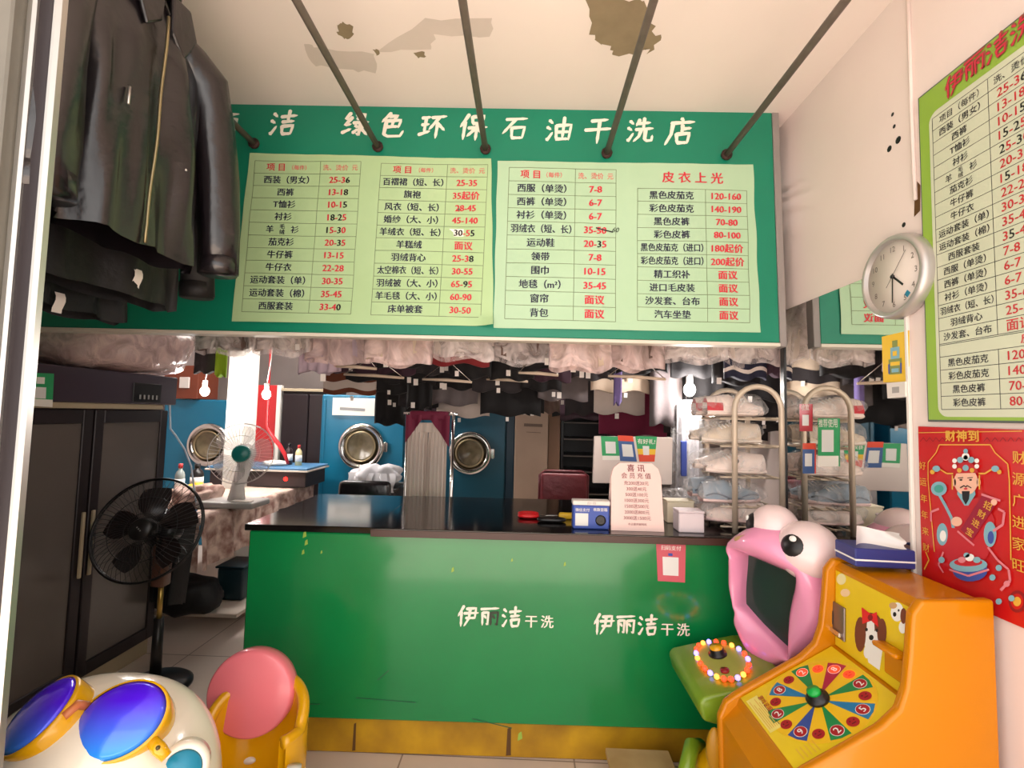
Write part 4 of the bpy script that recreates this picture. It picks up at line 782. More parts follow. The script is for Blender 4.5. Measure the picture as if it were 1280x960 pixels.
for i, (p, q) in enumerate(((xa + .02, xm - .006), (xm + .002, xb - .03))): drape('', '', '', p, q, ys - .05, zl1, zl0, WT, 5, .022, seed=i, th=.03).build('leg', tr)
drape('', '', '', xa + .05, xb - .05, ys - .05, zl1 + .015, zl1 - .05, WT, 4, .008, th=.034).build('waistband', tr)
BURG = M('burgundy cloth', (112, 20, 52), .75, bump=(16, .2))
tr = thing('top', 'burgundy top hung over the white trousers on the chrome stand', 'top', (xm, ys + .02, zl1))
for i, (p, q, zz) in enumerate(((xa + .01, xa + .12, .16), (xb - .14, xb - .01, .18))): 
    mb = MB(); mb.grid(lambda s_, t, p=p, q=q, zz=zz: V((p + (q - p) * s_, ys - .10 - .012 * sin(9 * s_), zt_ - .01 - t * (zz * (s_ if p > xm else 1 - s_) + .03))), 8, 8, BURG); mb.grid(lambda s_, t, p=p, q=q, zz=zz: V((p + (q - p) * s_, ys - .085 - .012 * sin(9 * s_), zt_ - .01 - t * (zz * (s_ if p > xm else 1 - s_) + .03))), 8, 8, BURG); mb.build('sleeve', tr)
MB().box((xa + .03, ys - .10, zt_ - .045), (xb - .03, ys + .06, zt_ + .018), BURG, .015, seg=2).build('shoulder', tr)
# office chair and laundry behind the counter
yc = 3.25; xa, xb = xw(424, yc), xw(489, yc); zt_ = atY(456, 602, yc).z; ch = thing('office_chair', 'black leather office chair behind the left end of the counter', 'chair', ((xa + xb) / 2, yc, 0))
MB().box((xa, yc, .55), (xb, yc + .08, zt_), LEATHER, .035, seg=3).build('backrest', ch); MB().box((xa - .03, yc - .02 + .06, .42), (xb + .03, yc + .5, .5), LEATHER, .03, seg=3).build('seat', ch); MB().tube([((xa + xb) / 2, yc + .25, .03), ((xa + xb) / 2, yc + .25, .42)], .03, BLACK, 10).build('column', ch)
for k in range(5): q = 2 * PI * k / 5; MB().tube([((xa + xb) / 2, yc + .25, .08), ((xa + xb) / 2 + .19 * cos(q), yc + .25 + .19 * sin(q), .04)], [.025, .018], BLACK, 8).build('foot', ch)
MB().tube([((xa + xb) / 2, yc + .04, .4), ((xa + xb) / 2, yc + .05, .58)], .02, BLACK, 8).build('back_support', ch)
yl = 4.2; xa, xb = xw(438, yl), xw(500, yl); zb_ = atY(470, 604, yl).z; bk = thing('laundry_basket', 'dark laundry basket in front of the bright teal washing machine', 'basket', ((xa + xb) / 2, yl + .1, 0))
MB().box((xa, yl - .1, 0), (xb, yl + .3, zb_ - .04), M('dark basket', (36, 30, 30), .7, bump=(60, .4)), .02, seg=2).build('body', bk); MB().tube([(xa, yl - .1, zb_ - .04), (xb, yl - .1, zb_ - .04), (xb, yl + .3, zb_ - .04), (xa, yl + .3, zb_ - .04)], .014, BLACK, 8, closed=True).build('rim', bk)
mb = MB().ball(((xa + xb) / 2, yl + .06, zb_ + .06), (.2, .18, .1), M('white laundry', (222, 220, 224), .85), 36, 18, dent=.55, seed=7)
for i in range(7): x = xa + .03 + i * .06; mb.grid(lambda s_, t, x=x, i=i: V((x + .05 * s_ + .012 * sin(6 * t + i), yl - .1 - .025 * sin(PI * t) - .012 * i % .02, zb_ + .10 - (.16 + .05 * (i % 3)) * t)), 4, 8, M('white laundry'))
tag(mb.build('laundry', off=((xa + xb) / 2, yl, zb_)), 'heap of white laundry spilling over the dark basket', 'laundry')

# ------------------------------------------------------------------ hanging garments behind the sign
RZ = 2.62; ROWS = (2.40, 2.62, 2.86, 3.1, 3.4, 3.75, 4.1, 4.5)
for i, y in enumerate(ROWS):
    t = thing('garment_rail', 'steel rail across the back of the shop carrying the hanging clothes', 'rail', (-.3, y, RZ), 'rails behind the sign'); MB().tube([(-2.75, y, RZ), (2.2, y, RZ)], .011, STEELD, 6).build('rod', t)
    for x in (-2.6, -1.1, .4, 2.1): MB().tube([(x, y, RZ), (x, y, 2.93)], .006, STEELD, 6).build('bracket', t)
CL = {'black': (18, 14, 15), 'char': (46, 40, 42), 'grey': (104, 94, 94), 'brown': (110, 56, 34), 'taupe': (104, 82, 74), 'white': (212, 196, 186), 'cream': (206, 184, 162), 'red': (128, 32, 36), 'lilac': (186, 164, 176), 'burg': (116, 20, 56), 'navy': (30, 30, 52), 'purple': (112, 96, 150), 'plum': (60, 34, 48), 'lime': (150, 190, 30)}
def clothm(k): return M('cloth ' + k, CL[k], .85, bump=(22, .15), noise=(5, .15))
GI = 0
def garment(px0, px1, pyb, row, col, label, cat='garment', group=None, tags=(), folds=4, amp=.009, cover=None, band=None, hem=.0, film=FILM, thick=.022):
    global GI; GI += 1; Y = ROWS[row] + (-.08, -.027, .027, .08)[GI % 4]; p0 = atY(px0, pyb, Y); p1 = atY(px1, pyb, Y); zb = (p0.z + p1.z) / 2; xc = (p0.x + p1.x) / 2
    zt2 = RZ - .11; t = thing('hanging_garment', label, cat, (xc, Y, RZ), group); hw = (p1.x - p0.x) / 2; m = clothm(col); rnd = random.Random(int(px0 * 7 + pyb))
    mb = MB(); nu, nv = 40, 14; sd = rnd.uniform(0, 6)
    def fn(a, b):
        q = 2 * PI * a; s_ = cos(q); sh = min(1, .22 + .78 * min(1, b * 4) ** .6); drop = .09 * abs(s_) * max(0, 1 - b * 3)
        y = Y - thick * math.copysign(abs(sin(q)) ** .6, sin(q)) + amp * sin(folds * 2 * s_ + sd) * b
        return V((xc + hw * sh * s_, y, zt2 + (zb - zt2) * b - drop * 0 + (.012 * sin(5 * s_ + sd) + hem * s_) * b))
    mb.grid(fn, nu, nv, m, True, wrap=True); base = nv * nu
    for i in range(1, nu // 2 - 1): mb.f.append((base + i, base + i + 1, base + nu - i - 1, base + nu - i)); mb.m.append(0); mb.s.append(False)
    mb.build('cloth', t)
    if band: 
        m2 = MB(); c2, f0, f1 = band; m2.grid(lambda a, b: fn(a, f0 + (f1 - f0) * b) + V((0, -.004 * math.copysign(1, sin(2 * PI * a) + 1e-6), 0)), nu, 3, clothm(c2), True, wrap=True); m2.build('hem_band', t)
    if cover:
        m3 = MB(); m3.grid(lambda a, b: (lambda v: V((xc + (v.x - xc) * 1.06, Y + (v.y - Y) * 1.7 - .012 * sin(30 * a + 7 * b), v.z - (.02 + .014 * sin(11 * a)) * b)))(fn(a, b)), nu, nv, film, True, wrap=True); m3.build('plastic_cover', t)
    MB().tube([(xc, Y, zt2 - .01), (xc, Y, RZ - .03), (xc, ROWS[row] - .016, RZ - .01), (xc, ROWS[row] - .012, RZ + .016), (xc, ROWS[row] + .012, RZ + .016)], .003, CHROME, 5).build('hanger_hook', t)
    for (tx, tyy) in tags:
        p = atY(tx, tyy, Y - thick - .014); s_ = .013 + .006 * rnd.random()
        MB().grid(lambda a, b: p + V(((a - .5) * s_ * 1.6, -.004 * b, (b - .5) * s_ * 2.2)), 2, 2, TAGW).build('paper_tag', t)
    return t
PC = 'plastic covered garments along the sign'
garment(246, 318, 436, 0, 'taupe', 'brownish garment in plastic at the left end under the sign, above the left bulb', cover=1, group=PC)
garment(318, 388, 437, 0, 'white', 'pale garment in plastic under the sign above the right hand bulb', cover=1, group=PC, tags=((372, 434),))
garment(384, 462, 449, 0, 'lilac', 'pinkish plastic covered garment under the left price list, left of the red one', cover=1, group=PC, film=FILMP, tags=((477, 446),))
garment(458, 538, 449, 0, 'cream', 'pale plastic covered garment directly left of the dark red one under the sign', cover=1, group=PC, film=FILMP)
garment(534, 612, 456, 1, 'red', 'dark red garment showing below the plastic covers', group=PC, tags=((577, 443),))
garment(536, 616, 442, 0, 'white', 'clear plastic cover over a pale garment above the dark red one', cover=1, group=PC)
garment(612, 692, 448, 0, 'taupe', 'brown garment in shiny plastic under the middle of the sign', cover=1, group=PC, tags=((684, 452),))
garment(688, 762, 456, 0, 'cream', 'beige garment in wide plastic hanging lowest under the sign', cover=1, group=PC, film=FILMP)
garment(760, 828, 455, 0, 'taupe', 'beige brown garment in plastic left of the bulb by the shoe rack', cover=1, group=PC, film=FILMP)
garment(832, 905, 446, 0, 'white', 'white garment in plastic directly above the bulb by the shoe rack', cover=1, group=PC)
garment(903, 972, 449, 0, 'white', 'white garment in plastic at the right end under the sign', cover=1, group=PC)
garment(372, 428, 466, 1, 'lilac', 'lilac lace garment hanging above the dark wardrobe', tags=((404, 472),), folds=7, amp=.02)
garment(404, 470, 492, 4, 'brown', 'brown garment with a white band above the bright teal washing machine', band=('white', .90, .965), tags=((440, 498),))
garment(468, 506, 531, 5, 'black', 'long black garment hanging lowest, right of the bright teal washing machine door', tags=((487, 503), (493, 506)))
garment(530, 597, 506, 4, 'grey', 'grey trousers folded over a hanger above the chrome stand', folds=6)
garment(545, 612, 521, 5, 'white', 'pinkish white garment rolled below the grey trousers', tags=((574, 525),))
garment(590, 652, 489, 3, 'char', 'charcoal garment with pale hanger clips in the middle of the dark clothes', tags=((622, 478), (623, 488)))
garment(600, 676, 519, 4, 'black', 'wide black garment above the shade-coloured teal washing machine', tags=((634, 524),))
garment(674, 700, 516, 5, 'taupe', 'brown grey garment above the beige carton', tags=((696, 498), (703, 503)))
garment(672, 735, 500, 4, 'grey', 'dull grey folded trousers above the black shelf', tags=((692, 493), (699, 494)))
garment(706, 742, 518, 5, 'char', 'charcoal garment above the black shelf, right of the brown grey one')
garment(738, 812, 490, 3, 'cream', 'cream folded trousers with a wooden hanger left of the grey coat', band=('char', .80, .9), tags=((788, 475), (782, 494)))
garment(742, 806, 517, 4, 'white', 'white folded garment below the cream trousers', tags=((771, 520),))
garment(767, 777, 505, 2, 'purple', 'narrow purple tie hanging in front of the cream trousers', cat='tie', folds=1, amp=.002)
garment(812, 852, 531, 3, 'grey', 'large smooth grey coat left of the bulb by the shoe rack', folds=3, thick=.05)
garment(748, 834, 545, 5, 'burg', 'burgundy garment showing above the white monitor')
garment(838, 892, 471, 2, 'black', 'black garment right behind the bulb by the shoe rack')
garment(905, 958, 474, 1, 'navy', 'navy striped garment above the shoe rack', band=('white', .93, .955))
garment(269, 282, 470, 4, 'lime', 'narrow lime green garment above the left hand bulb', folds=1, amp=.003); garment(243, 270, 466, 4, 'char', 'dark grey garment left of the narrow lime green one', folds=2)
BKL = 'black garment in the dark crowd of clothes hung behind the plastic covers'; BG = 'dark hanging clothes'
rnd = random.Random(11)
for row, items in ((1, [(426, 505, 455), (470, 534, 458), (636, 700, 463), (700, 770, 462), (770, 835, 466), (958, 985, 470)]), (2, [(405, 470, 466), (466, 520, 468), (516, 566, 468), (562, 614, 472), (612, 668, 474), (664, 714, 476), (712, 764, 474), (890, 950, 480)]),
        (3, [(432, 500, 477), (498, 545, 480), (540, 592, 486), (650, 702, 488), (852, 905, 500), (906, 975, 500)]), (4, [(462, 520, 492), (508, 540, 510), (818, 870, 522), (870, 930, 530), (930, 985, 530)]), (5, [(498, 550, 508), (640, 680, 518), (820, 880, 540)]), (6, [(420, 480, 488), (478, 540, 512), (536, 600, 508), (596, 660, 512), (700, 760, 524), (760, 830, 530), (830, 900, 545), (900, 980, 540)]), (7, [(470, 530, 520), (530, 610, 514), (610, 690, 512), (690, 770, 520), (770, 850, 540), (850, 960, 550)])):
    for x0, x1, yb in items:
        tg = [(rnd.uniform(x0 + 8, x1 - 8), yb - rnd.uniform(1, 8)) for _ in range(rnd.choice((0, 1, 1, 2)))]
        garment(x0, x1, yb, row, rnd.choice(('black', 'black', 'char', 'plum', 'black')), BKL, group=BG, tags=tg, hem=rnd.uniform(-.008, .008))
# pale trouser hangers between the clothes
for x0, x1, y, row, lab in ((420, 471, 458, 1, 'pale hanger bar at the left of the dark clothes, above the brown garment'), (430, 505, 468, 2, 'pale hanger bar just below and right of the leftmost one'), (528, 590, 474, 2, 'pinkish hanger bar above the grey trousers'), (608, 660, 474, 3, 'white hanger bar in the middle, right of the red garment'), (648, 698, 466, 1, 'white hanger bar above the dull grey trousers'), (760, 832, 470, 1, 'pale hanger bar above the cream trousers')):
    Yh = ROWS[row] - .115; p0, p1 = atY(x0, y, Yh), atY(x1, y + (x1 - x0) * .06, Yh); xc = (p0.x + p1.x) / 2; zc_ = (p0.z + p1.z) / 2; t = thing('clothes_hanger', lab, 'hanger', (xc, Yh, RZ), 'pale hangers among the clothes')
    MB().tube([p0, (p0 + p1) / 2 + V((0, -.004, .004)), p1], [.006, .010, .007], clothm('cream'), 8).build('bar', t); MB().tube([p0, V((xc, Yh, zc_ + .12)), p1], .003, CHROME, 5).tube([V((xc, Yh, zc_ + .12)), V((xc, Yh, RZ - .03)), V((xc, ROWS[row] - .012, RZ + .016)), V((xc, ROWS[row] + .012, RZ + .016))], .003, CHROME, 5).build('hook_wire', t)
# long plastic bag by the bulb
p = atY(858, 575, 3.0)
t = thing('garment_bag', 'tall clear garment bag with a blue strip hanging by the bulb', 'bag', (p.x, 3.0, 1.6)); zb_ = atY(858, 640, 3.0).z; zt_ = atY(858, 500, 3.0).z
drape('', '', '', p.x - .09, p.x + .09, 3.0, zt_, zb_, FILMB, 4, .02, th=.05).build('bag', t); drape('', '', '', p.x - .06, p.x + .07, 3.0, zt_ - .03, zb_ + .03, M('pale grey cloth', (190, 186, 188), .8), 4, .02, th=.03).build('cloth', t)
q = atY(855, 572, 2.93); MB().box((q.x - .02, 2.92, q.z - .11), (q.x + .015, 2.935, q.z + .1), BLUEP, .004).build('blue_strip', t); MB().tube([(p.x, 3.0, zt_), (p.x, 3.0, RZ)], .003, CHROME, 5).build('hanger_hook', t)

# ------------------------------------------------------------------ things on the counter
ZC = k0.z + zt + .0035
mon = thing('monitor', 'white monitor seen from behind on the counter, payment cards on its back', 'monitor', (atY(790, 600, 2.66).x, 2.66, ZC)); fmn = front(0, 2.64, 0)
q = [fmn.on(*p) for p in ((743, 545), (841, 547), (840, 606), (741, 604))]
MB().prism(fmn, [q[3], q[2], q[1], q[0]], -.03, 0, M('monitor shell', (224, 210, 202), .35), .004).build('panel', mon); xm = (q[0][0] + q[1][0]) / 2
MB().box((xm - .06, 2.655, ZC + .01), (xm + .06, 2.675, 1.3), SILVER, .004).build('neck', mon); MB().box((xm - .1, 2.58, ZC), (xm + .1, 2.75, ZC + .012), SILVER, .004).build('foot', mon)
fmn2 = front(0, 2.6395, 0)
card('payment_card', fmn2, [(751, 545), (774, 546), (775, 575), (753, 575)], [(0, .82, MINT), (.82, 1, WPATCH)], 'green payment card, left one of three on the back of the monitor', 'card', squares=[(.22, .78, .22, .72, QRW)])
card('payment_card', fmn2, [(772, 544), (791, 545), (796, 577), (775, 576)], [(0, .22, CARDORANGE), (.22, 1, CARDBLUE)], 'blue payment card with an orange top, middle one on the back of the monitor', 'card', squares=[(.2, .85, .34, .82, QRW)], th=.003)
card('payment_card', fmn2, [(794, 545), (821, 546), (818, 577), (799, 577)], [(0, .5, MINT), (.5, .72, CARDYEL), (.72, 1, CARDORANGE)], 'green, yellow and red rounded payment card, right one on the back of the monitor', 'card', squares=[(.3, .64, .38, .74, QRW)], texts=[('有好礼!', .5, .2, .03, WPATCH)], th=.003)
# standing price notice
yn = 2.19; fn_ = Frame((0, yn, 0), (1, 0, 0), (0, .16, 1)); q0 = atY(797, 664, yn); fn_.o = V((q0.x, yn, ZC))
def sp(px, py): return fn_.on(px, py)
nt_ = thing('notice_stand', 'pale pink tent notice with rows of printed prices standing on the counter', 'notice', (q0.x, yn, ZC)); wN = .118; hN = .30
PNK = M('pale pink card', (238, 206, 198), .5)
prof = [(-wN, 0), (wN, 0), (wN * .96, hN * .78), (wN * .86, hN * .92), (wN * .62, hN), (-wN * .62, hN), (-wN * .86, hN * .92), (-wN * .96, hN * .78)]
mb = MB().prism(fn_, prof, -.004, 0, PNK, .001)
TXT = M('dull maroon ink', (128, 66, 70), .6)
mb.text(fn_, '喜 讯', 0, hN * .925, .036, TXT, .02); mb.text(fn_, '会 员 充 值', 0, hN * .81, .028, TXT, .012)
for i, tx in enumerate(('充200送20元', '300送40元', '500送100元', '1000送300元', '1500送500元', '2000送800元', '3000送1500元')): mb.text(fn_, tx, 0, hN * (.70 - i * .085), .0205, TXT, .008)
mb.text(fn_, '本店最终解释权', 0, hN * .10, .012, TXT, 0); mb.build('front_panel', nt_)
fn2 = Frame((q0.x, yn + .10, ZC), (1, 0, 0), (0, -.16, 1)); MB().prism(fn2, prof, -.004, 0, PNK, .001).build('back_panel', nt_)
# blue box
bx = atY(739, 660, 2.2); b0 = thing('speaker_box', 'small blue payment speaker box with a white top on the counter', 'speaker', (bx.x, 2.22, ZC)); fbx = Frame((bx.x, 2.2, ZC), (1, .02, 0), (0, 0, 1))
MB().fbox(fbx, -.082, .082, 0, .105, -.055, 0, M('blue box', (58, 84, 168), .45), .005).poly(fbx, [(-.072, .015), (-.014, .015), (-.014, .07), (-.072, .07)], QRW, .0008).text(fbx, '微信支付', -.04, .085, .016, WPATCH, .005).text(fbx, '收款音箱', .04, .088, .016, WPATCH, .01).build('body', b0)
MB().fbox(fbx, -.084, .084, .105, .126, -.057, .001, WHITEP, .003).text(fbx, '扫一扫', 0, .116, .013, QRG, .005, lift=.002).build('lid', b0); MB().lathe([(.024, 0), (.022, .006), (.014, .004), (0, .006)], Frame(fbx.at(.042, .04, .0), fbx.u, fbx.v), BLACK, 20).build('dial', b0)
# scissors
p = atY(668, 642, 2.42); sc_ = thing('scissors', 'scissors with a red handle lying on the black countertop', 'scissors', (p.x, 2.42, ZC))
for sg in (-1, 1): MB().tube([V((p.x - .03 + .045 * cos(k * PI / 6), 2.42 + sg * .024 + .02 * sin(k * PI / 6), ZC + .012)) for k in range(12)], .009, M('red handle', (212, 28, 34), .3), 8, closed=True).build('handle', sc_)
for sg in (-1, 1): MB().prism(Frame((p.x + .02, 2.42, ZC + .006 + .003 * sg), (1, sg * .06, 0), (0, 1, 0)), [(0, -.009), (.15, -.002), (.15, .002), (0, .009)], 0, .003, CHROME).build('blade', sc_)
p = atY(709, 641, 2.4); kt = thing('cutter', 'cutter with a yellow grip on the countertop right of the red scissors', 'cutter', (p.x, 2.4, ZC)); MB().box((p.x - .04, 2.385, ZC), (p.x + .045, 2.42, ZC + .03), CARDYEL, .008, seg=2).build('grip', kt); MB().box((p.x - .1, 2.395, ZC), (p.x - .04, 2.41, ZC + .008), CHROME, .002).build('blade', kt)
p = atY(690, 647, 2.3); tag(MB().ball((p.x, 2.33, ZC + .011), (.07, .03, .011), BLACK, 20, 8, p=3).build('black_pouch', off=(p.x, 2.33, ZC)), 'flat black pouch lying between the red scissors and the yellow cutter', 'pouch')
# boxes and bags
p = atY(864, 664, 2.2); o = thing('paper_box', 'small white cube box near the right end of the countertop', 'box', (p.x, 2.23, ZC)); MB().box((p.x - .057, 2.19, ZC), (p.x + .055, 2.28, ZC + .085), M('white card', (220, 206, 210), .6), .004).build('body', o); MB().box((p.x - .059, 2.188, ZC + .085), (p.x + .057, 2.282, ZC + .095), M('white card'), .003).build('lid', o)
p = atY(848, 655, 2.4); o = thing('paper_box', 'yellowish white box behind the small white cube box', 'box', (p.x, 2.42, ZC)); MB().box((p.x - .06, 2.38, ZC), (p.x + .07, 2.46, ZC + .10), M('cream card', (226, 216, 190), .6), .004).build('body', o); MB().box((p.x - .062, 2.378, ZC + .10), (p.x + .072, 2.462, ZC + .108), M('cream card'), .002).build('lid', o)
heap('plastic_bag', 'crumpled clear plastic bag on the countertop left of the shoe rack', 'bag', (.80, 2.62, ZC + .06), (.09, .09, .06), FILMB, .5, 3)
# cables and stand legs beside the monitor
p = atY(830, 640, 2.75); tag(MB().tube([(p.x, 2.75, ZC + .004), (p.x + .06, 2.6, ZC + .004), (p.x + .16, 2.5, ZC + .004), (p.x + .1, 2.35, ZC + .004)], .004, BLACK, 6).build('cable', off=(p.x, 2.75, ZC)), 'black cable lying on the countertop between the notice and the white boxes', 'cable')

# ------------------------------------------------------------------ shoe rack
RXc = 1.05; yA, yB = 2.215, 2.55; hw = .105
rack = thing('shoe_rack', 'narrow white tube shoe rack with an arched end on the counter before the mirror', 'shoe rack', (RXc, 2.38, ZC)); RK = M('cream tube', (196, 180, 160), .35, .2)
ztp = 1.5 + (518 - 477) * yA / 600
for y in (yA, yB): MB().tube([(RXc - hw, y, ZC)] + [(RXc - hw * cos(PI * k / 12), y, ztp - hw + hw * sin(PI * k / 12)) for k in range(13)] + [(RXc + hw, y, ZC)], .0125, RK, 10).build('arch_frame', rack)
SZ = [1.5 + (518 - yy) * 2.3 / 600 for yy in (514, 547, 584, 619)] + [ZC + .03]
for z in SZ:
    mb = MB()
    for x in (RXc - .09, RXc - .03, RXc + .03, RXc + .09): mb.tube([(x, yA, z - .008), (x, yB, z - .008)], .005, RK, 6)
    for y in (yA + .05, yB - .05): mb.tube([(RXc - .15, y, z - .014), (RXc + .11, y, z - .014)], .005, RK, 6)
    mb.build('shelf', rack)
def shoe(xt, y, z, sgn, up, sole, accent, label, kind, grp, bag=True):
    """toe towards -X when sgn = -1"""
    L = .27; t = thing('shoe', label, 'shoe', (xt, y, z), grp); fr = Frame((xt, y, z), (sgn, 0, 0), (0, 0, 1))
    W = lambda f: .036 + .012 * sin(min(1, f * 1.3) * PI) - (.02 * max(0, f - .85) / .15) 
    mb = MB(); mb.grid(lambda a, b: fr.at(-L / 2 + L * b, .012 + .013 * sin(2 * PI * a) + .01 * max(0, b - .75) * 2, W(b) * cos(2 * PI * a) * (1.1)), 20, 20, sole, True, wrap=True); mb.build('sole', t)
    hgt = lambda f: (.072 + .02 * f if f < .22 else .076 - .0 + .008 * sin((f - .22) * 8) if f < .42 else .08 - (f - .42) / .58 * .052)
    mb = MB(); mb.grid(lambda a, b: fr.at(-L * .49 + L * .975 * b, .018 + (hgt(b)) * abs(sin(PI * a)) ** .7, W(b) * cos(PI * a) * (1 - .35 * abs(sin(PI * a)) ** 3)), 18, 22, up, True); mb.build('upper', t)
    if accent: mb = MB(); mb.grid(lambda a, b: fr.at(-L * .5 + L * .26 * b, .024 + (hgt(.24 * b)) * abs(sin(PI * a)) ** .7 * .8, W(.24 * b) * 1.05 * cos(PI * a) * (1 - .33 * abs(sin(PI * a)) ** 3)), 16, 6, accent, True); mb.build('heel_panel', t)
    mb = MB()
    for k in range(4): f = .48 + k * .06; mb.tube([fr.at(-L * .49 + L * .975 * f, .019 + hgt(f) * .8, -.024), fr.at(-L * .49 + L * .975 * f + .006, .021 + hgt(f), 0), fr.at(-L * .49 + L * .975 * f, .019 + hgt(f) * .8, .024)], .003, WHITEI, 5)
    mb.build('laces', t)
    if kind == 'emblem': 
        mb = MB()
        for n_, sg in ((1, 1), (-1, -1)):
            f2 = Frame(fr.at(.0, .052, sg * .0435), (1, 0, 0) , (0, 0, 1)); 
            for dx, dz, r in ((0, 0, .013), (-.008, -.012, .009), (.008, -.012, .009), (0, .012, .008)): mb.ball(fr.at(dx, .05 + dz, sg * .040), (r, .004, r), M('dark floral print', (76, 60, 58), .6), 10, 6)
        mb.build('emblem', t)
    if kind == 'stripe':
        mb = MB()
        for sg in (1, -1):
            mb.tube([fr.at(-L * .45 + L * .9 * f, .032 + .012 * sin(f * 9), sg * (W(f) * 1.05)) for f in [k / 14 for k in range(15)]], .004, M('slate stripe', (90, 104, 122), .5), 5)
            mb.prism(Frame(fr.at(-.02, .022, sg * .047), (1, 0, 0), (0, 0, 1)), [(-.012, .0), (-.006, -.004), (.016, .004), (-.005, .001)], -.001, .001, BLACKINK)
        mb.build('side_stripe', t)
    if bag: MB().ball((xt, y, z + .052), (L * .58, .062, .058), FILMB, 26, 14, p=2.4, dent=.2, seed=int(z * 100)).build('plastic_bag', t)
WS = M('white shoe leather', (232, 214, 204), .45); CS = M('cream shoe cloth', (206, 190, 170), .7); PS = M('pinkish sole', (228, 200, 196), .5); BS = M('blue grey mesh', (140, 156, 170), .7); RS = M('shoe red', (186, 34, 44), .5)
TN = (('white red heeled trainer', WS, WS, RS, None), ('cream canvas shoe', CS, M('off white sole', (220, 208, 196), .5), None, None), ('white shoe with flower emblem', WS, WS, None, 'emblem'), ('blue grey pink soled shoe', BS, PS, None, 'stripe'), ('pale bagged shoe', WS, PS, None, None))
for i, (nm, up, so, ac, kd) in enumerate(TN):
    tier = ('top shelf', 'second shelf', 'third shelf', 'fourth shelf', 'bottom')[i]
    for j, (y, wh) in enumerate(((2.31, 'front'), (2.46, 'rear'))):
        shoe(RXc - .07 - .02 * (i % 2), y, SZ[i], (1 if i in (0, 3) else -1), up, so, ac, f'{nm} on the {tier} of the shoe rack, {wh} one', kd, 'shoes on the rack', bag=True)

# ------------------------------------------------------------------ amber prize-wheel machine
yN, yF = 1.272, 1.648; XB = 1.185
pm = thing('prize_wheel_machine', 'glossy amber game machine with a prize wheel console and dog pictures by the right wall', 'game machine', (.95, 1.46, 0))
prof = [(.655, .002), (.64, .46), (.638, .545), (.658, .592), (.715, .632), (.81, .688), (.90, .742), (.945, .785), (.964, .84), (.974, .92), (.983, 1.02), (1.008, 1.054), (XB, 1.062), (XB, .002)]
fpm = Frame((0, 0, 0), (1, 0, 0), (0, 0, 1))                          # a = X, b = Z, n = -Y
MB().prism(fpm, prof, -(yN + .028), -yN, ORANGEP, .008, 3, True).build('side_panel', pm)
MB().prism(fpm, prof, -yF, -(yF - .028), ORANGEP, .008, 3, True).build('side_panel', pm)
inner = [(.66, .002), (.648, .54), (.693, .587), (.70, .607), (.995, .782), (1.006, .785), (1.011, 1.03), (1.026, 1.046), (XB - .004, 1.05), (XB - .004, .002)]
MB().prism(fpm, inner, -(yF - .027), -(yN + .027), ORANGEP).build('body', pm)
f_c = Frame((.70, (yN + yF) / 2, .6095), (.295, 0, .175), (0, 1, 0))   # console plane, a up-slope, b away
Lc = math.hypot(.295, .175); hwY = (yF - yN) / 2 - .032
mb = MB().poly(f_c, [(.004, -hwY), (Lc - .004, -hwY), (Lc - .004, hwY), (.004, hwY)], PANELY, .0005)
WA = Lc * .53; WR = .146; WEDGE = [M('wheel green', (22, 134, 70), .4), M('wheel crimson', (178, 36, 66), .4), M('wheel green'), M('wheel azure', (26, 120, 170), .4), M('wheel green'), M('wheel navy', (48, 76, 150), .4), M('wheel green'), M('wheel azure')]
mb.disc(f_c, WA, 0, WR * 1.04, M('wheel amber', (238, 190, 22), .35), .0008, 48)
LIT = M('lit red button', (255, 62, 28), .4, emit=.9); DRED = M('dark red print dot', (168, 22, 30), .4)
q0 = math.radians(78)
for k in range(8):
    q = q0 - k * PI / 4; d = .19
    mb.poly(f_c, [(WA + .02 * cos(q), .02 * sin(q)), (WA + WR * cos(q - d), WR * sin(q - d)), (WA + WR * 1.01 * cos(q), WR * 1.01 * sin(q)), (WA + WR * cos(q + d), WR * sin(q + d))], WEDGE[k], .0012)
    a, b = WA + WR * .83 * cos(q), WR * .83 * sin(q); mb.disc(f_c, a, b, .0185, WHITEI, .0016, 18); mb.disc(f_c, a, b, .017, LIT if k in (0, 1) else DRED, .002, 18); mb.text(f_c, '28252928'[k], a, b, .028, WHITEI, .015, lift=.0024, dirv=(1, .25))
    q -= PI / 8; a, b = WA + WR * .83 * cos(q), WR * .83 * sin(q); mb.disc(f_c, a, b, .0165, LIT if k in (0, 1) else DRED, .0016, 18)
    for dx in (-.006, .006): mb.disc(f_c, a + dx, b + .004, .0025, M('eye dot', (90, 10, 16), .5), .002, 8)
    mb.line(f_c, (a - .006, b - .005), (a + .006, b - .005), .003, M('eye dot'), .002)
mb.poly(f_c, [(.012, -.02), (.05, -.02), (.05, .13), (.012, .13)], M('pale caption', (240, 222, 120), .4), .0009)
for i in range(6): mb.line(f_c, (.018 + i * .006, -.01), (.018 + i * .006, .12 - (i % 3) * .02), .002, M('eye dot') if i == 5 else GOLD, .0014)
for i in range(5): mb.line(f_c, (.04 + i * .012, -hwY + .012), (.04 + i * .012, -hwY + .05), .002, GOLD, .0014)
mb.text(f_c, '游戏说明', .055, .085, .018, DRED, .01, lift=.0014, dirv=(0, -1)); mb.build('wheel_panel', pm)
MB().lathe([(.032, .0), (.032, .008), (.024, .012), (.022, .02), (0, .021)], Frame(f_c.at(WA, 0, .001), f_c.u, f_c.v), BLACK, 24).lathe([(.019, .02), (.018, .03), (0, .034)], Frame(f_c.at(WA, 0, .001), f_c.u, f_c.v), M('green button', (20, 170, 70), .3), 20).build('push_button', pm)
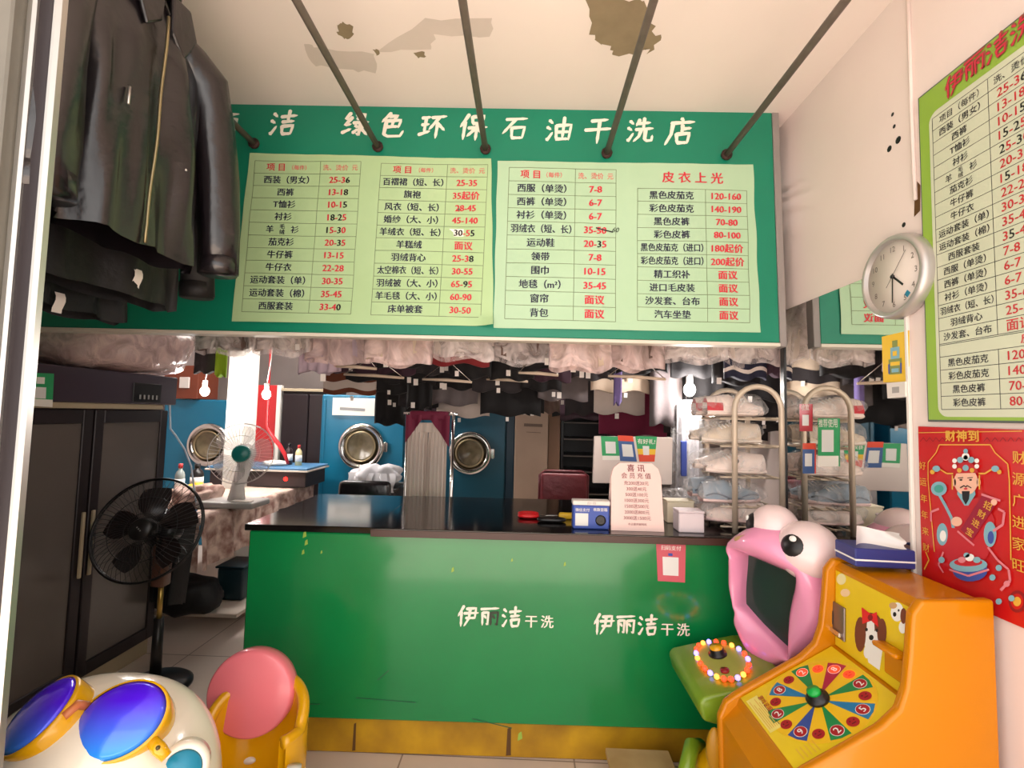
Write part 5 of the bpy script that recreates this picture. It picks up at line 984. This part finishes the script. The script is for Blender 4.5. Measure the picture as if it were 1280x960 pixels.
f_b = Frame((1.0045, (yN + yF) / 2, .787), (0, -1, 0), (.006, 0, .25)); hb_ = .235
mb = MB().poly(f_b, [(-hwY, .002), (hwY, .002), (hwY, hb_), (-hwY, hb_)], PANELY, .0008)
def bp(px, py): return f_b.on(px, py)
def bpoly(pts, m, l): mb.poly(f_b, [bp(*p) for p in pts], m, l)
def bel(px, py, rx, ry, m, l): bpoly([(px + rx * cos(2 * PI * k / 16), py - ry * sin(2 * PI * k / 16)) for k in range(16)], m, l)
FUR = M('brown fur print', (120, 58, 34), .5); TANP = M('tan fur print', (206, 160, 110), .5)
bpoly([(1080, 785), (1098, 785), (1104, 810), (1100, 838), (1086, 828), (1080, 800)], WHITEI, .0012); bel(1090, 792, 12, 20, WHITEI, .0014); bel(1076, 793, 7, 22, FUR, .0016); bel(1103, 790, 6, 17, FUR, .0016); bel(1089, 778, 13, 12, FUR, .0015); bel(1089, 786, 5, 16, WHITEI, .0018); bel(1089, 797, 6, 8, WHITEI, .0019); bel(1090, 797, 3, 3.4, BLACKINK, .0021); bel(1084, 787, 1.8, 2.2, BLACKINK, .0021); bel(1097, 788, 1.6, 2.2, BLACKINK, .0021)
bpoly([(1078, 759), (1090, 768), (1097, 765), (1099, 784), (1090, 776), (1079, 780)], M('bow red', (226, 30, 36), .4), .0024); bel(1089, 772, 3.2, 4, M('dark red print'), .0027)
bel(1122, 765, 8, 12, WHITEI, .0012); bel(1130, 770, 4, 10, FUR, .0014); bel(1117, 757, 5, 4, TANP, .0015); bel(1119, 768, 2.2, 3, BLACKINK, .0016); bel(1124, 763, 1.2, 1.6, BLACKINK, .0016); bel(1129, 784, 5, 8, WHITEI, .0012)
bel(1052, 724, 6, 7, M('pale print', (236, 226, 170), .5), .0012); bel(1057, 741, 6, 5, M('peach print', (240, 206, 160), .5), .0012); bel(1084, 815, 4, 8, WHITEI, .001)
mb.build('picture_panel', pm)
c1 = bp(1041, 750); c2 = bp(1058, 803); MB().fbox(f_b, c1[0], c2[0], c2[1], c1[1], .001, .007, M('steel plate', (140, 128, 126), .3, .8), .002).fbox(f_b, c1[0] + .008, c1[0] + .014, c2[1] + .03, c1[1] - .03, .007, .009, BLACK, .001).fbox(f_b, c1[0] + .006, c2[0] - .01, c2[1] + .008, c2[1] + .022, .007, .016, CHROME, .002).build('coin_slot', pm)
c1 = bp(1107, 795); c2 = bp(1139, 862); mb = MB().fbox(f_b, c1[0], c2[0], c2[1] + .07, c1[1] - .01, .001, .04, ORANGEP, .006, 2); mb.fbox(f_b, c1[0] + .014, c2[0] - .004, c2[1] + .005, c2[1] + .07, .001, .016, ORANGEP, .004); mb.build('prize_tray', pm)
# tissue box on top
p = atZ(1098, 712, 1.022); tb_ = thing('tissue_box', 'blue and white tissue box on top of the amber game machine', 'tissue box', (1.09, 1.56, 1.063)); NV = M('navy box', (44, 52, 122), .45)
mt = Matrix.Translation(V((1.095, 1.565, 1.0632))) @ Matrix.Rotation(math.radians(-4), 4, 'Z')
MB().box((-.085, -.055, 0), (.085, .055, .055), NV, .003, mt).box((-.0855, -.0555, .018), (.0855, .0555, .023), WHITEI, 0, mt).box((.0855, -.05, .004), (.0862, .05, .05), M('pinkish end', (206, 170, 170), .5), 0, mt).build('carton', tb_)
mb = MB(); mb.grid(lambda s_, t: mt @ V((-.06 + .13 * s_ + .02 * t, .0 + .03 * sin(s_ * 5) * (1 - t) + .03 * (t - .5) + .012 * sin(9 * s_ * t), .054 + .055 * t - .02 * t * s_)), 14, 8, M('white tissue', (236, 232, 228), .8)); mb.build('tissue', tb_)

# ------------------------------------------------------------------ pink frog game machine
fg = thing('frog_game_machine', 'pink frog shaped game machine with a dark screen in its mouth beside the mirror', 'game machine', (1.02, 1.87, 0))
Fp = atX(911, 720, .838); Np = atX(1031, 770, 1.03); f_g = Frame(((Fp.x + Np.x) / 2, (Fp.y + Np.y) / 2, .82), (Np.x - Fp.x, Np.y - Fp.y, 0), (0, 0, 1))
def smooth_ring(pts, n=6):
    out = []; N = len(pts)
    for i in range(N):
        p0, p1, p2, p3 = [V(pts[(i + k) % N]) for k in (-1, 0, 1, 2)]
        for k in range(n):
            t = k / n; out.append(.5 * ((2 * p1) + (p2 - p0) * t + (2 * p0 - 5 * p1 + 4 * p2 - p3) * t * t + (3 * p1 - p0 - 3 * p2 + p3) * t ** 3))
    return out
sil = smooth_ring([f_g.on(*p) for p in ((912, 677), (914, 674), (924, 663), (950, 650), (985, 660), (1012, 684), (1032, 714), (1041, 750), (1038, 785), (1018, 812), (990, 828), (962, 838), (933, 819), (919, 790), (917, 778), (920, 766), (918, 755), (911, 726), (914, 698), (917, 688), (913, 680))])
mou = smooth_ring([f_g.on(*p) for p in ((929, 693), (931, 691), (950, 700), (975, 711), (993, 718), (996, 721), (996, 727), (991, 745), (987, 765), (986, 788), (989, 814), (989, 819), (986, 818), (950, 784), (928, 759), (926, 756), (926, 735), (928, 710))])
mc = sum(mou, V((0, 0))) / len(mou)
def radial(ring, q):
    d = V((cos(q), sin(q))); best = .05
    for i in range(len(ring)):
        a = ring[i] - mc; e = ring[(i + 1) % len(ring)] - ring[i]; den = d.x * e.y - d.y * e.x
        if abs(den) < 1e-9: continue
        t = (a.x * e.y - a.y * e.x) / den; w_ = (a.x * d.y - a.y * d.x) / den
        if t > 0 and -1e-6 <= w_ <= 1 + 1e-6: best = max(best, t)
    return best
NQ = 180; ROWS_F = ((0, -.06), (0, -.006), (.03, .004), (.14, .016), (.32, .028), (.5, .032), (.68, .026), (.84, .008), (.95, -.02), (1.0, -.055), (1.0, -.09), (.96, -.13), (.8, -.16), (.4, -.17))
vs2 = []
for t, c in ROWS_F:
    for k in range(NQ):
        q = 2 * PI * k / NQ; r0 = radial(mou, q); r1 = radial(sil, q); r = r0 + (r1 - r0) * t; up = max(0, sin(q)) ** 2
        cc_ = c + (.06 * up * sin(PI * min(1, t * 1.0)) if c > -.07 else 0); vs2.append(f_g.at(mc.x + r * cos(q), mc.y + r * sin(q), cc_))
R_ = len(ROWS_F); fs2 = [(i * NQ + k, i * NQ + (k + 1) % NQ, (i + 1) * NQ + (k + 1) % NQ, (i + 1) * NQ + k) for i in range(R_ - 1) for k in range(NQ)] + [tuple((R_ - 1) * NQ + k for k in range(NQ))[::-1]]
MB().add(vs2, fs2, FROGP, True).build('head', fg)
MB().prism(f_g, [tuple(mc + (p - mc) * 1.06) for p in mou], -.055, -.035, SCREEN).build('screen', fg)
for (px, py), c, r, (kw, kl, kz) in (((1004, 690), -.03, .105, (.84, .50, .12)), ((958, 661), -.05, .088, (.10, .98, .05))):
    c3 = f_g.at(*f_g.on(px, py), c); e = MB().ball(c3, (r, r, r), FROGW, 32, 20).build('eye', fg); vw = (EYE - c3).normalized(); lf = vw.cross(V((0, 0, 1))).normalized()
    dv_ = (vw * kw + lf * kl + V((0, 0, kz))).normalized(); uu = V((0, 0, 1)).cross(dv_).normalized(); fe = Frame((0, 0, 0), uu, dv_.cross(uu))
    MB().ball(c3 + dv_ * r * .72, (.050, .048, .036), BLACK, 22, 14, fe).ball(c3 + dv_ * (r * .72 + .032) + fe.v * .022 + fe.u * .006, (.013, .011, .006), WHITEI, 12, 8, fe).build('pupil', e)
MB().ball(f_g.at(*f_g.on(940, 672), .066), (.035, .016, .008), M('gold sticker', (186, 150, 104), .5), 16, 8, Frame((0, 0, 0), f_g.u + f_g.v * .35, f_g.v), dent=.3).build('sticker', fg)
MB().box((.93, 1.70, 0), (1.17, 2.08, .56), GREENP, .03, seg=3).build('base', fg)
MB().prism(Frame((0, 0, 0), (1, 0, 0), (0, 0, 1)), [(.625, .47), (.61, .53), (.625, .55), (.87, .61), (.93, .61), (.93, .45), (.80, .43), (.72, .45)], -2.08, -1.72, GREENP, .012, 3, True).build('control_shelf', fg)
f_l = Frame((.75, 1.90, .586), (.24, 0, .06), (0, 1, 0)); mb = MB(); LP_ = []
for k in range(22):
    q = 2 * PI * k / 22; a = .085 * cos(q) * (1 + .15 * cos(q)); b = .135 * sin(q); LP_.append((a, b))
mb.poly(f_l, LP_, M('pale olive pad', (170, 176, 84), .35), .003); mb.build('button_pad', fg)
LEDC = [M('led red', (255, 50, 24), .4, emit=3.5), M('led blue', (120, 110, 255), .4, emit=3.5), M('led orange', (255, 130, 50), .4, emit=3.5), M('led red')]
for k, (a, b) in enumerate(LP_): MB().ball(f_l.at(a, b, .008), .0095, LEDC[k % 4], 10, 6).build('led', fg)
MB().lathe([(.034, .003), (.034, .010), (.026, .012), (.026, .028), (0, .034)], Frame(f_l.at(.01, .04, 0), f_l.u, f_l.v), BLACK, 22).lathe([(.025, .02), (.024, .036), (0, .04)], Frame(f_l.at(.01, .04, 0), f_l.u, f_l.v), YELLOWP, 20).build('round_button', fg)
MB().lathe([(.015, .003), (.015, .012), (0, .014)], Frame(f_l.at(-.01, -.075, 0), f_l.u, f_l.v), M('dark red button', (130, 20, 24), .3), 16).build('red_button', fg)
sx = atY(884, 940, 1.72); st_ = thing('ride_seat', 'small yellow ride seat with a green hoop below the frog game machine', 'seat', (sx.x + .05, 1.75, 0))
mb = MB().ball((sx.x + .08, 1.76, .17), (.13, .13, .17), YELLOWP, 24, 14, p=2.6); mb.build('seat_shell', st_); q = atY(884, 935, 1.63); MB().ball((sx.x + .0, 1.655, q.z - .02), (.028, .02, .07), M('amber recess', (170, 120, 10), .4), 14, 8).build('side_recess', st_)
q = atY(860, 935, 1.75); MB().tube([(q.x - .0, 1.72, .0), (q.x - .012, 1.72, .18), (q.x - .01, 1.74, .30), (q.x + .03, 1.8, .34), (q.x + .08, 1.86, .30)], .026, GREENP, 14).build('hoop', st_)
# low wooden box by the counter
p = atY(805, 930, 1.98); wx = thing('wooden_step', 'low plywood step on the floor at the foot of the green counter', 'step', (p.x, 1.93, 0)); zs = .125
MB().box((p.x - .13, 1.76, zs - .022), (p.x + .13, 2.10, zs), WOODL, .003).build('top_board', wx)
for x in (p.x - .12, p.x + .10): MB().box((x, 1.78, 0), (x + .02, 2.08, zs - .022), WOODL, .003).build('leg_board', wx)

# ------------------------------------------------------------------ white ride-on car with sunglasses
CC = V((-1.08, 1.25, .465)); CRR = (.29, .225, .315)
car = thing('kiddie_ride_car', 'white ride-on car wearing blue sunglasses at the lower left', 'ride-on car', (CC.x, CC.y, 0))
mb = MB().ball(CC, CRR, CREAMP, 56, 36, p=2.35); mb.build('body', car)
MB().box((CC.x - .27, CC.y - .19, 0), (CC.x + .27, CC.y + .19, .26), M('cream base', (220, 208, 190), .35), .05, seg=3).build('base', car)
def on_car(px, py):
    d = ray(px, py).normalized(); t = .4
    while t < 4:
        p = EYE + d * t; s_ = sum((abs((p[i] - CC[i]) / CRR[i])) ** 2.35 for i in range(3))
        if s_ < 1: break
        t += .002
    n = V([math.copysign(abs((p[i] - CC[i]) / CRR[i]) ** 1.35, p[i] - CC[i]) / CRR[i] for i in range(3)]).normalized(); return p, n
LENS = bpy.data.materials.new('blue lens with painted sky'); LENS.use_nodes = True; nt = LENS.node_tree; b = nt.nodes['Principled BSDF']; b.inputs['Metallic'].default_value = .15; b.inputs['Roughness'].default_value = .15; b.inputs['Coat Weight'].default_value = .3
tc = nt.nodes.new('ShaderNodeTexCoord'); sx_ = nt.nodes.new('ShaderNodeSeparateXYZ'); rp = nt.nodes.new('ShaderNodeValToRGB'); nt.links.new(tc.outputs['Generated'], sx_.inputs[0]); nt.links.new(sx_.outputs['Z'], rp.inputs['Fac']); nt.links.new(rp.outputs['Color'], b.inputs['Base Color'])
rp.color_ramp.elements[0].position = .1; rp.color_ramp.elements[0].color = lin((40, 150, 255)); rp.color_ramp.elements[1].position = .85; rp.color_ramp.elements[1].color = lin((92, 30, 255))  # violet top paints the sky's reflection into the lens colour
lp = []
for px, py, ra, rb, nn in ((151, 900, .094, .082, V((.12, -.66, .74))), (50, 893, .094, .082, V((-.42, -.50, .75)))):
    p, n = on_car(px, py); n = nn.normalized(); uu = V((0, 0, 1)).cross(n); uu = -uu if uu.x < 0 else uu; uu.normalize(); vv = n.cross(uu); vv = vv if vv.z > 0 else -vv
    f = Frame(p - n * .012, uu, uu.cross(n) * -1 if False else vv); lp.append((f, ra, rb))
    fr_ = MB().lathe([(1.0, -.06), (1.06, -.04), (1.08, .006), (1.06, .016), (1.01, .016)], Frame(f.o, f.u, f.v), YELLOWP, 44, sx=ra, sy=rb, cap=False)
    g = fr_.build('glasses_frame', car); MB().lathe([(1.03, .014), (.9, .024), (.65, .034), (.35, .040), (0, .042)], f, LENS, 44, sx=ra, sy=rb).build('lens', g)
f1, f2 = lp[0][0], lp[1][0]; MB().tube([f1.at(-.088, .035, .005), (f1.at(-.095, .045, .012) + f2.at(.095, .045, .012)) / 2 + V((0, 0, .004)), f2.at(.088, .035, .005)], .011, M('copper bridge', (196, 110, 60), .3), 10).build('bridge', car)
MB().tube([f1.at(.085, -.045, .0), f1.at(.105, -.06, -.002), f1.at(.125, -.075, -.012)], [.013, .015, .012], YELLOWP, 12).ball(f1.at(.108, -.062, .012), .005, M('hinge screw', (90, 80, 50), .4, .7), 10, 6).build('temple_hinge', car)
p, n = on_car(228, 960); n = V((.45, -.85, .25)).normalized(); uu = V((0, 0, 1)).cross(n).normalized(); f = Frame(p + n * .006, uu, n.cross(uu))
MB().lathe([(.058, -.03), (.058, .006), (.045, .014), (.043, .008), (0, .008)], f, CREAMP, 32).lathe([(.043, .0085), (.04, .016), (0, .02)], f, TEALP, 32).build('headlight', car)
# yellow ride seat with a plain pink head board
sx = atY(315, 950, 1.70); ry = thing('kiddie_ride_chair', 'yellow bucket seat ride with a round pink head board beside the white car', 'ride-on seat', (sx.x, 1.7, 0))
mb = MB(); rx_ = .175; rim = lambda q: .40 + .105 * (max(0, sin(q)) ** .7)
def bk_(s_, t, o=0.0):
    q = -.55 + (PI + 1.1) * s_; r = rx_ - o; return V((sx.x + (r) * cos(q) * (1.02), 1.70 + (r * .85) * sin(q), .12 + (rim(q) - .12) * t))
mb.grid(lambda a, b: bk_(1 - a, b), 40, 12, YELLOWP); mb.grid(lambda a, b: bk_(a, b, .035), 40, 12, YELLOWP)
mb.tube([(bk_(k / 40, 1) + bk_(k / 40, 1, .035)) / 2 for k in range(41)], .02, YELLOWP, 10); mb.build('seat_shell', ry)
MB().lathe([(rx_ * .97, .0), (rx_ * .97, .14), (rx_ * .8, .17), (0, .17)], Frame((sx.x, 1.70, .0), (1, 0, 0), (0, 1, 0)), YELLOWP, 32).build('seat_base', ry)
q = atY(308, 952, 1.80); MB().ball((q.x, 1.808, q.z), (.03, .012, .014), WHITEP, 14, 8).build('back_slot', ry)
hp = atY(314, 866, 1.78); fhp = Frame(hp, (1, .05, 0), (0, .12, 1)); hdp = [(.152 * cos(2 * PI * k / 40), .142 * sin(2 * PI * k / 40)) for k in range(40)]
MB().lathe([(.0, -.045), (.93, -.045), (.985, -.038), (1, -.02), (1, 0), (.975, .014), (.92, .02), (0, .02)], fhp, PINKP, 56, sx=.155, sy=.148).build('head_board', ry)
for sg in (-1, 1): x = sx.x + sg * .185; MB().tube([(x, 1.6, .0), (x, 1.6, .27), (x + .0, 1.62, .34)], [.03, .03, .022], WHITEP, 12).build('armrest_post', ry)

# bookkeeping property is not part of the scene description
for o in sc.objects:
    if '_o' in o: del o['_o']
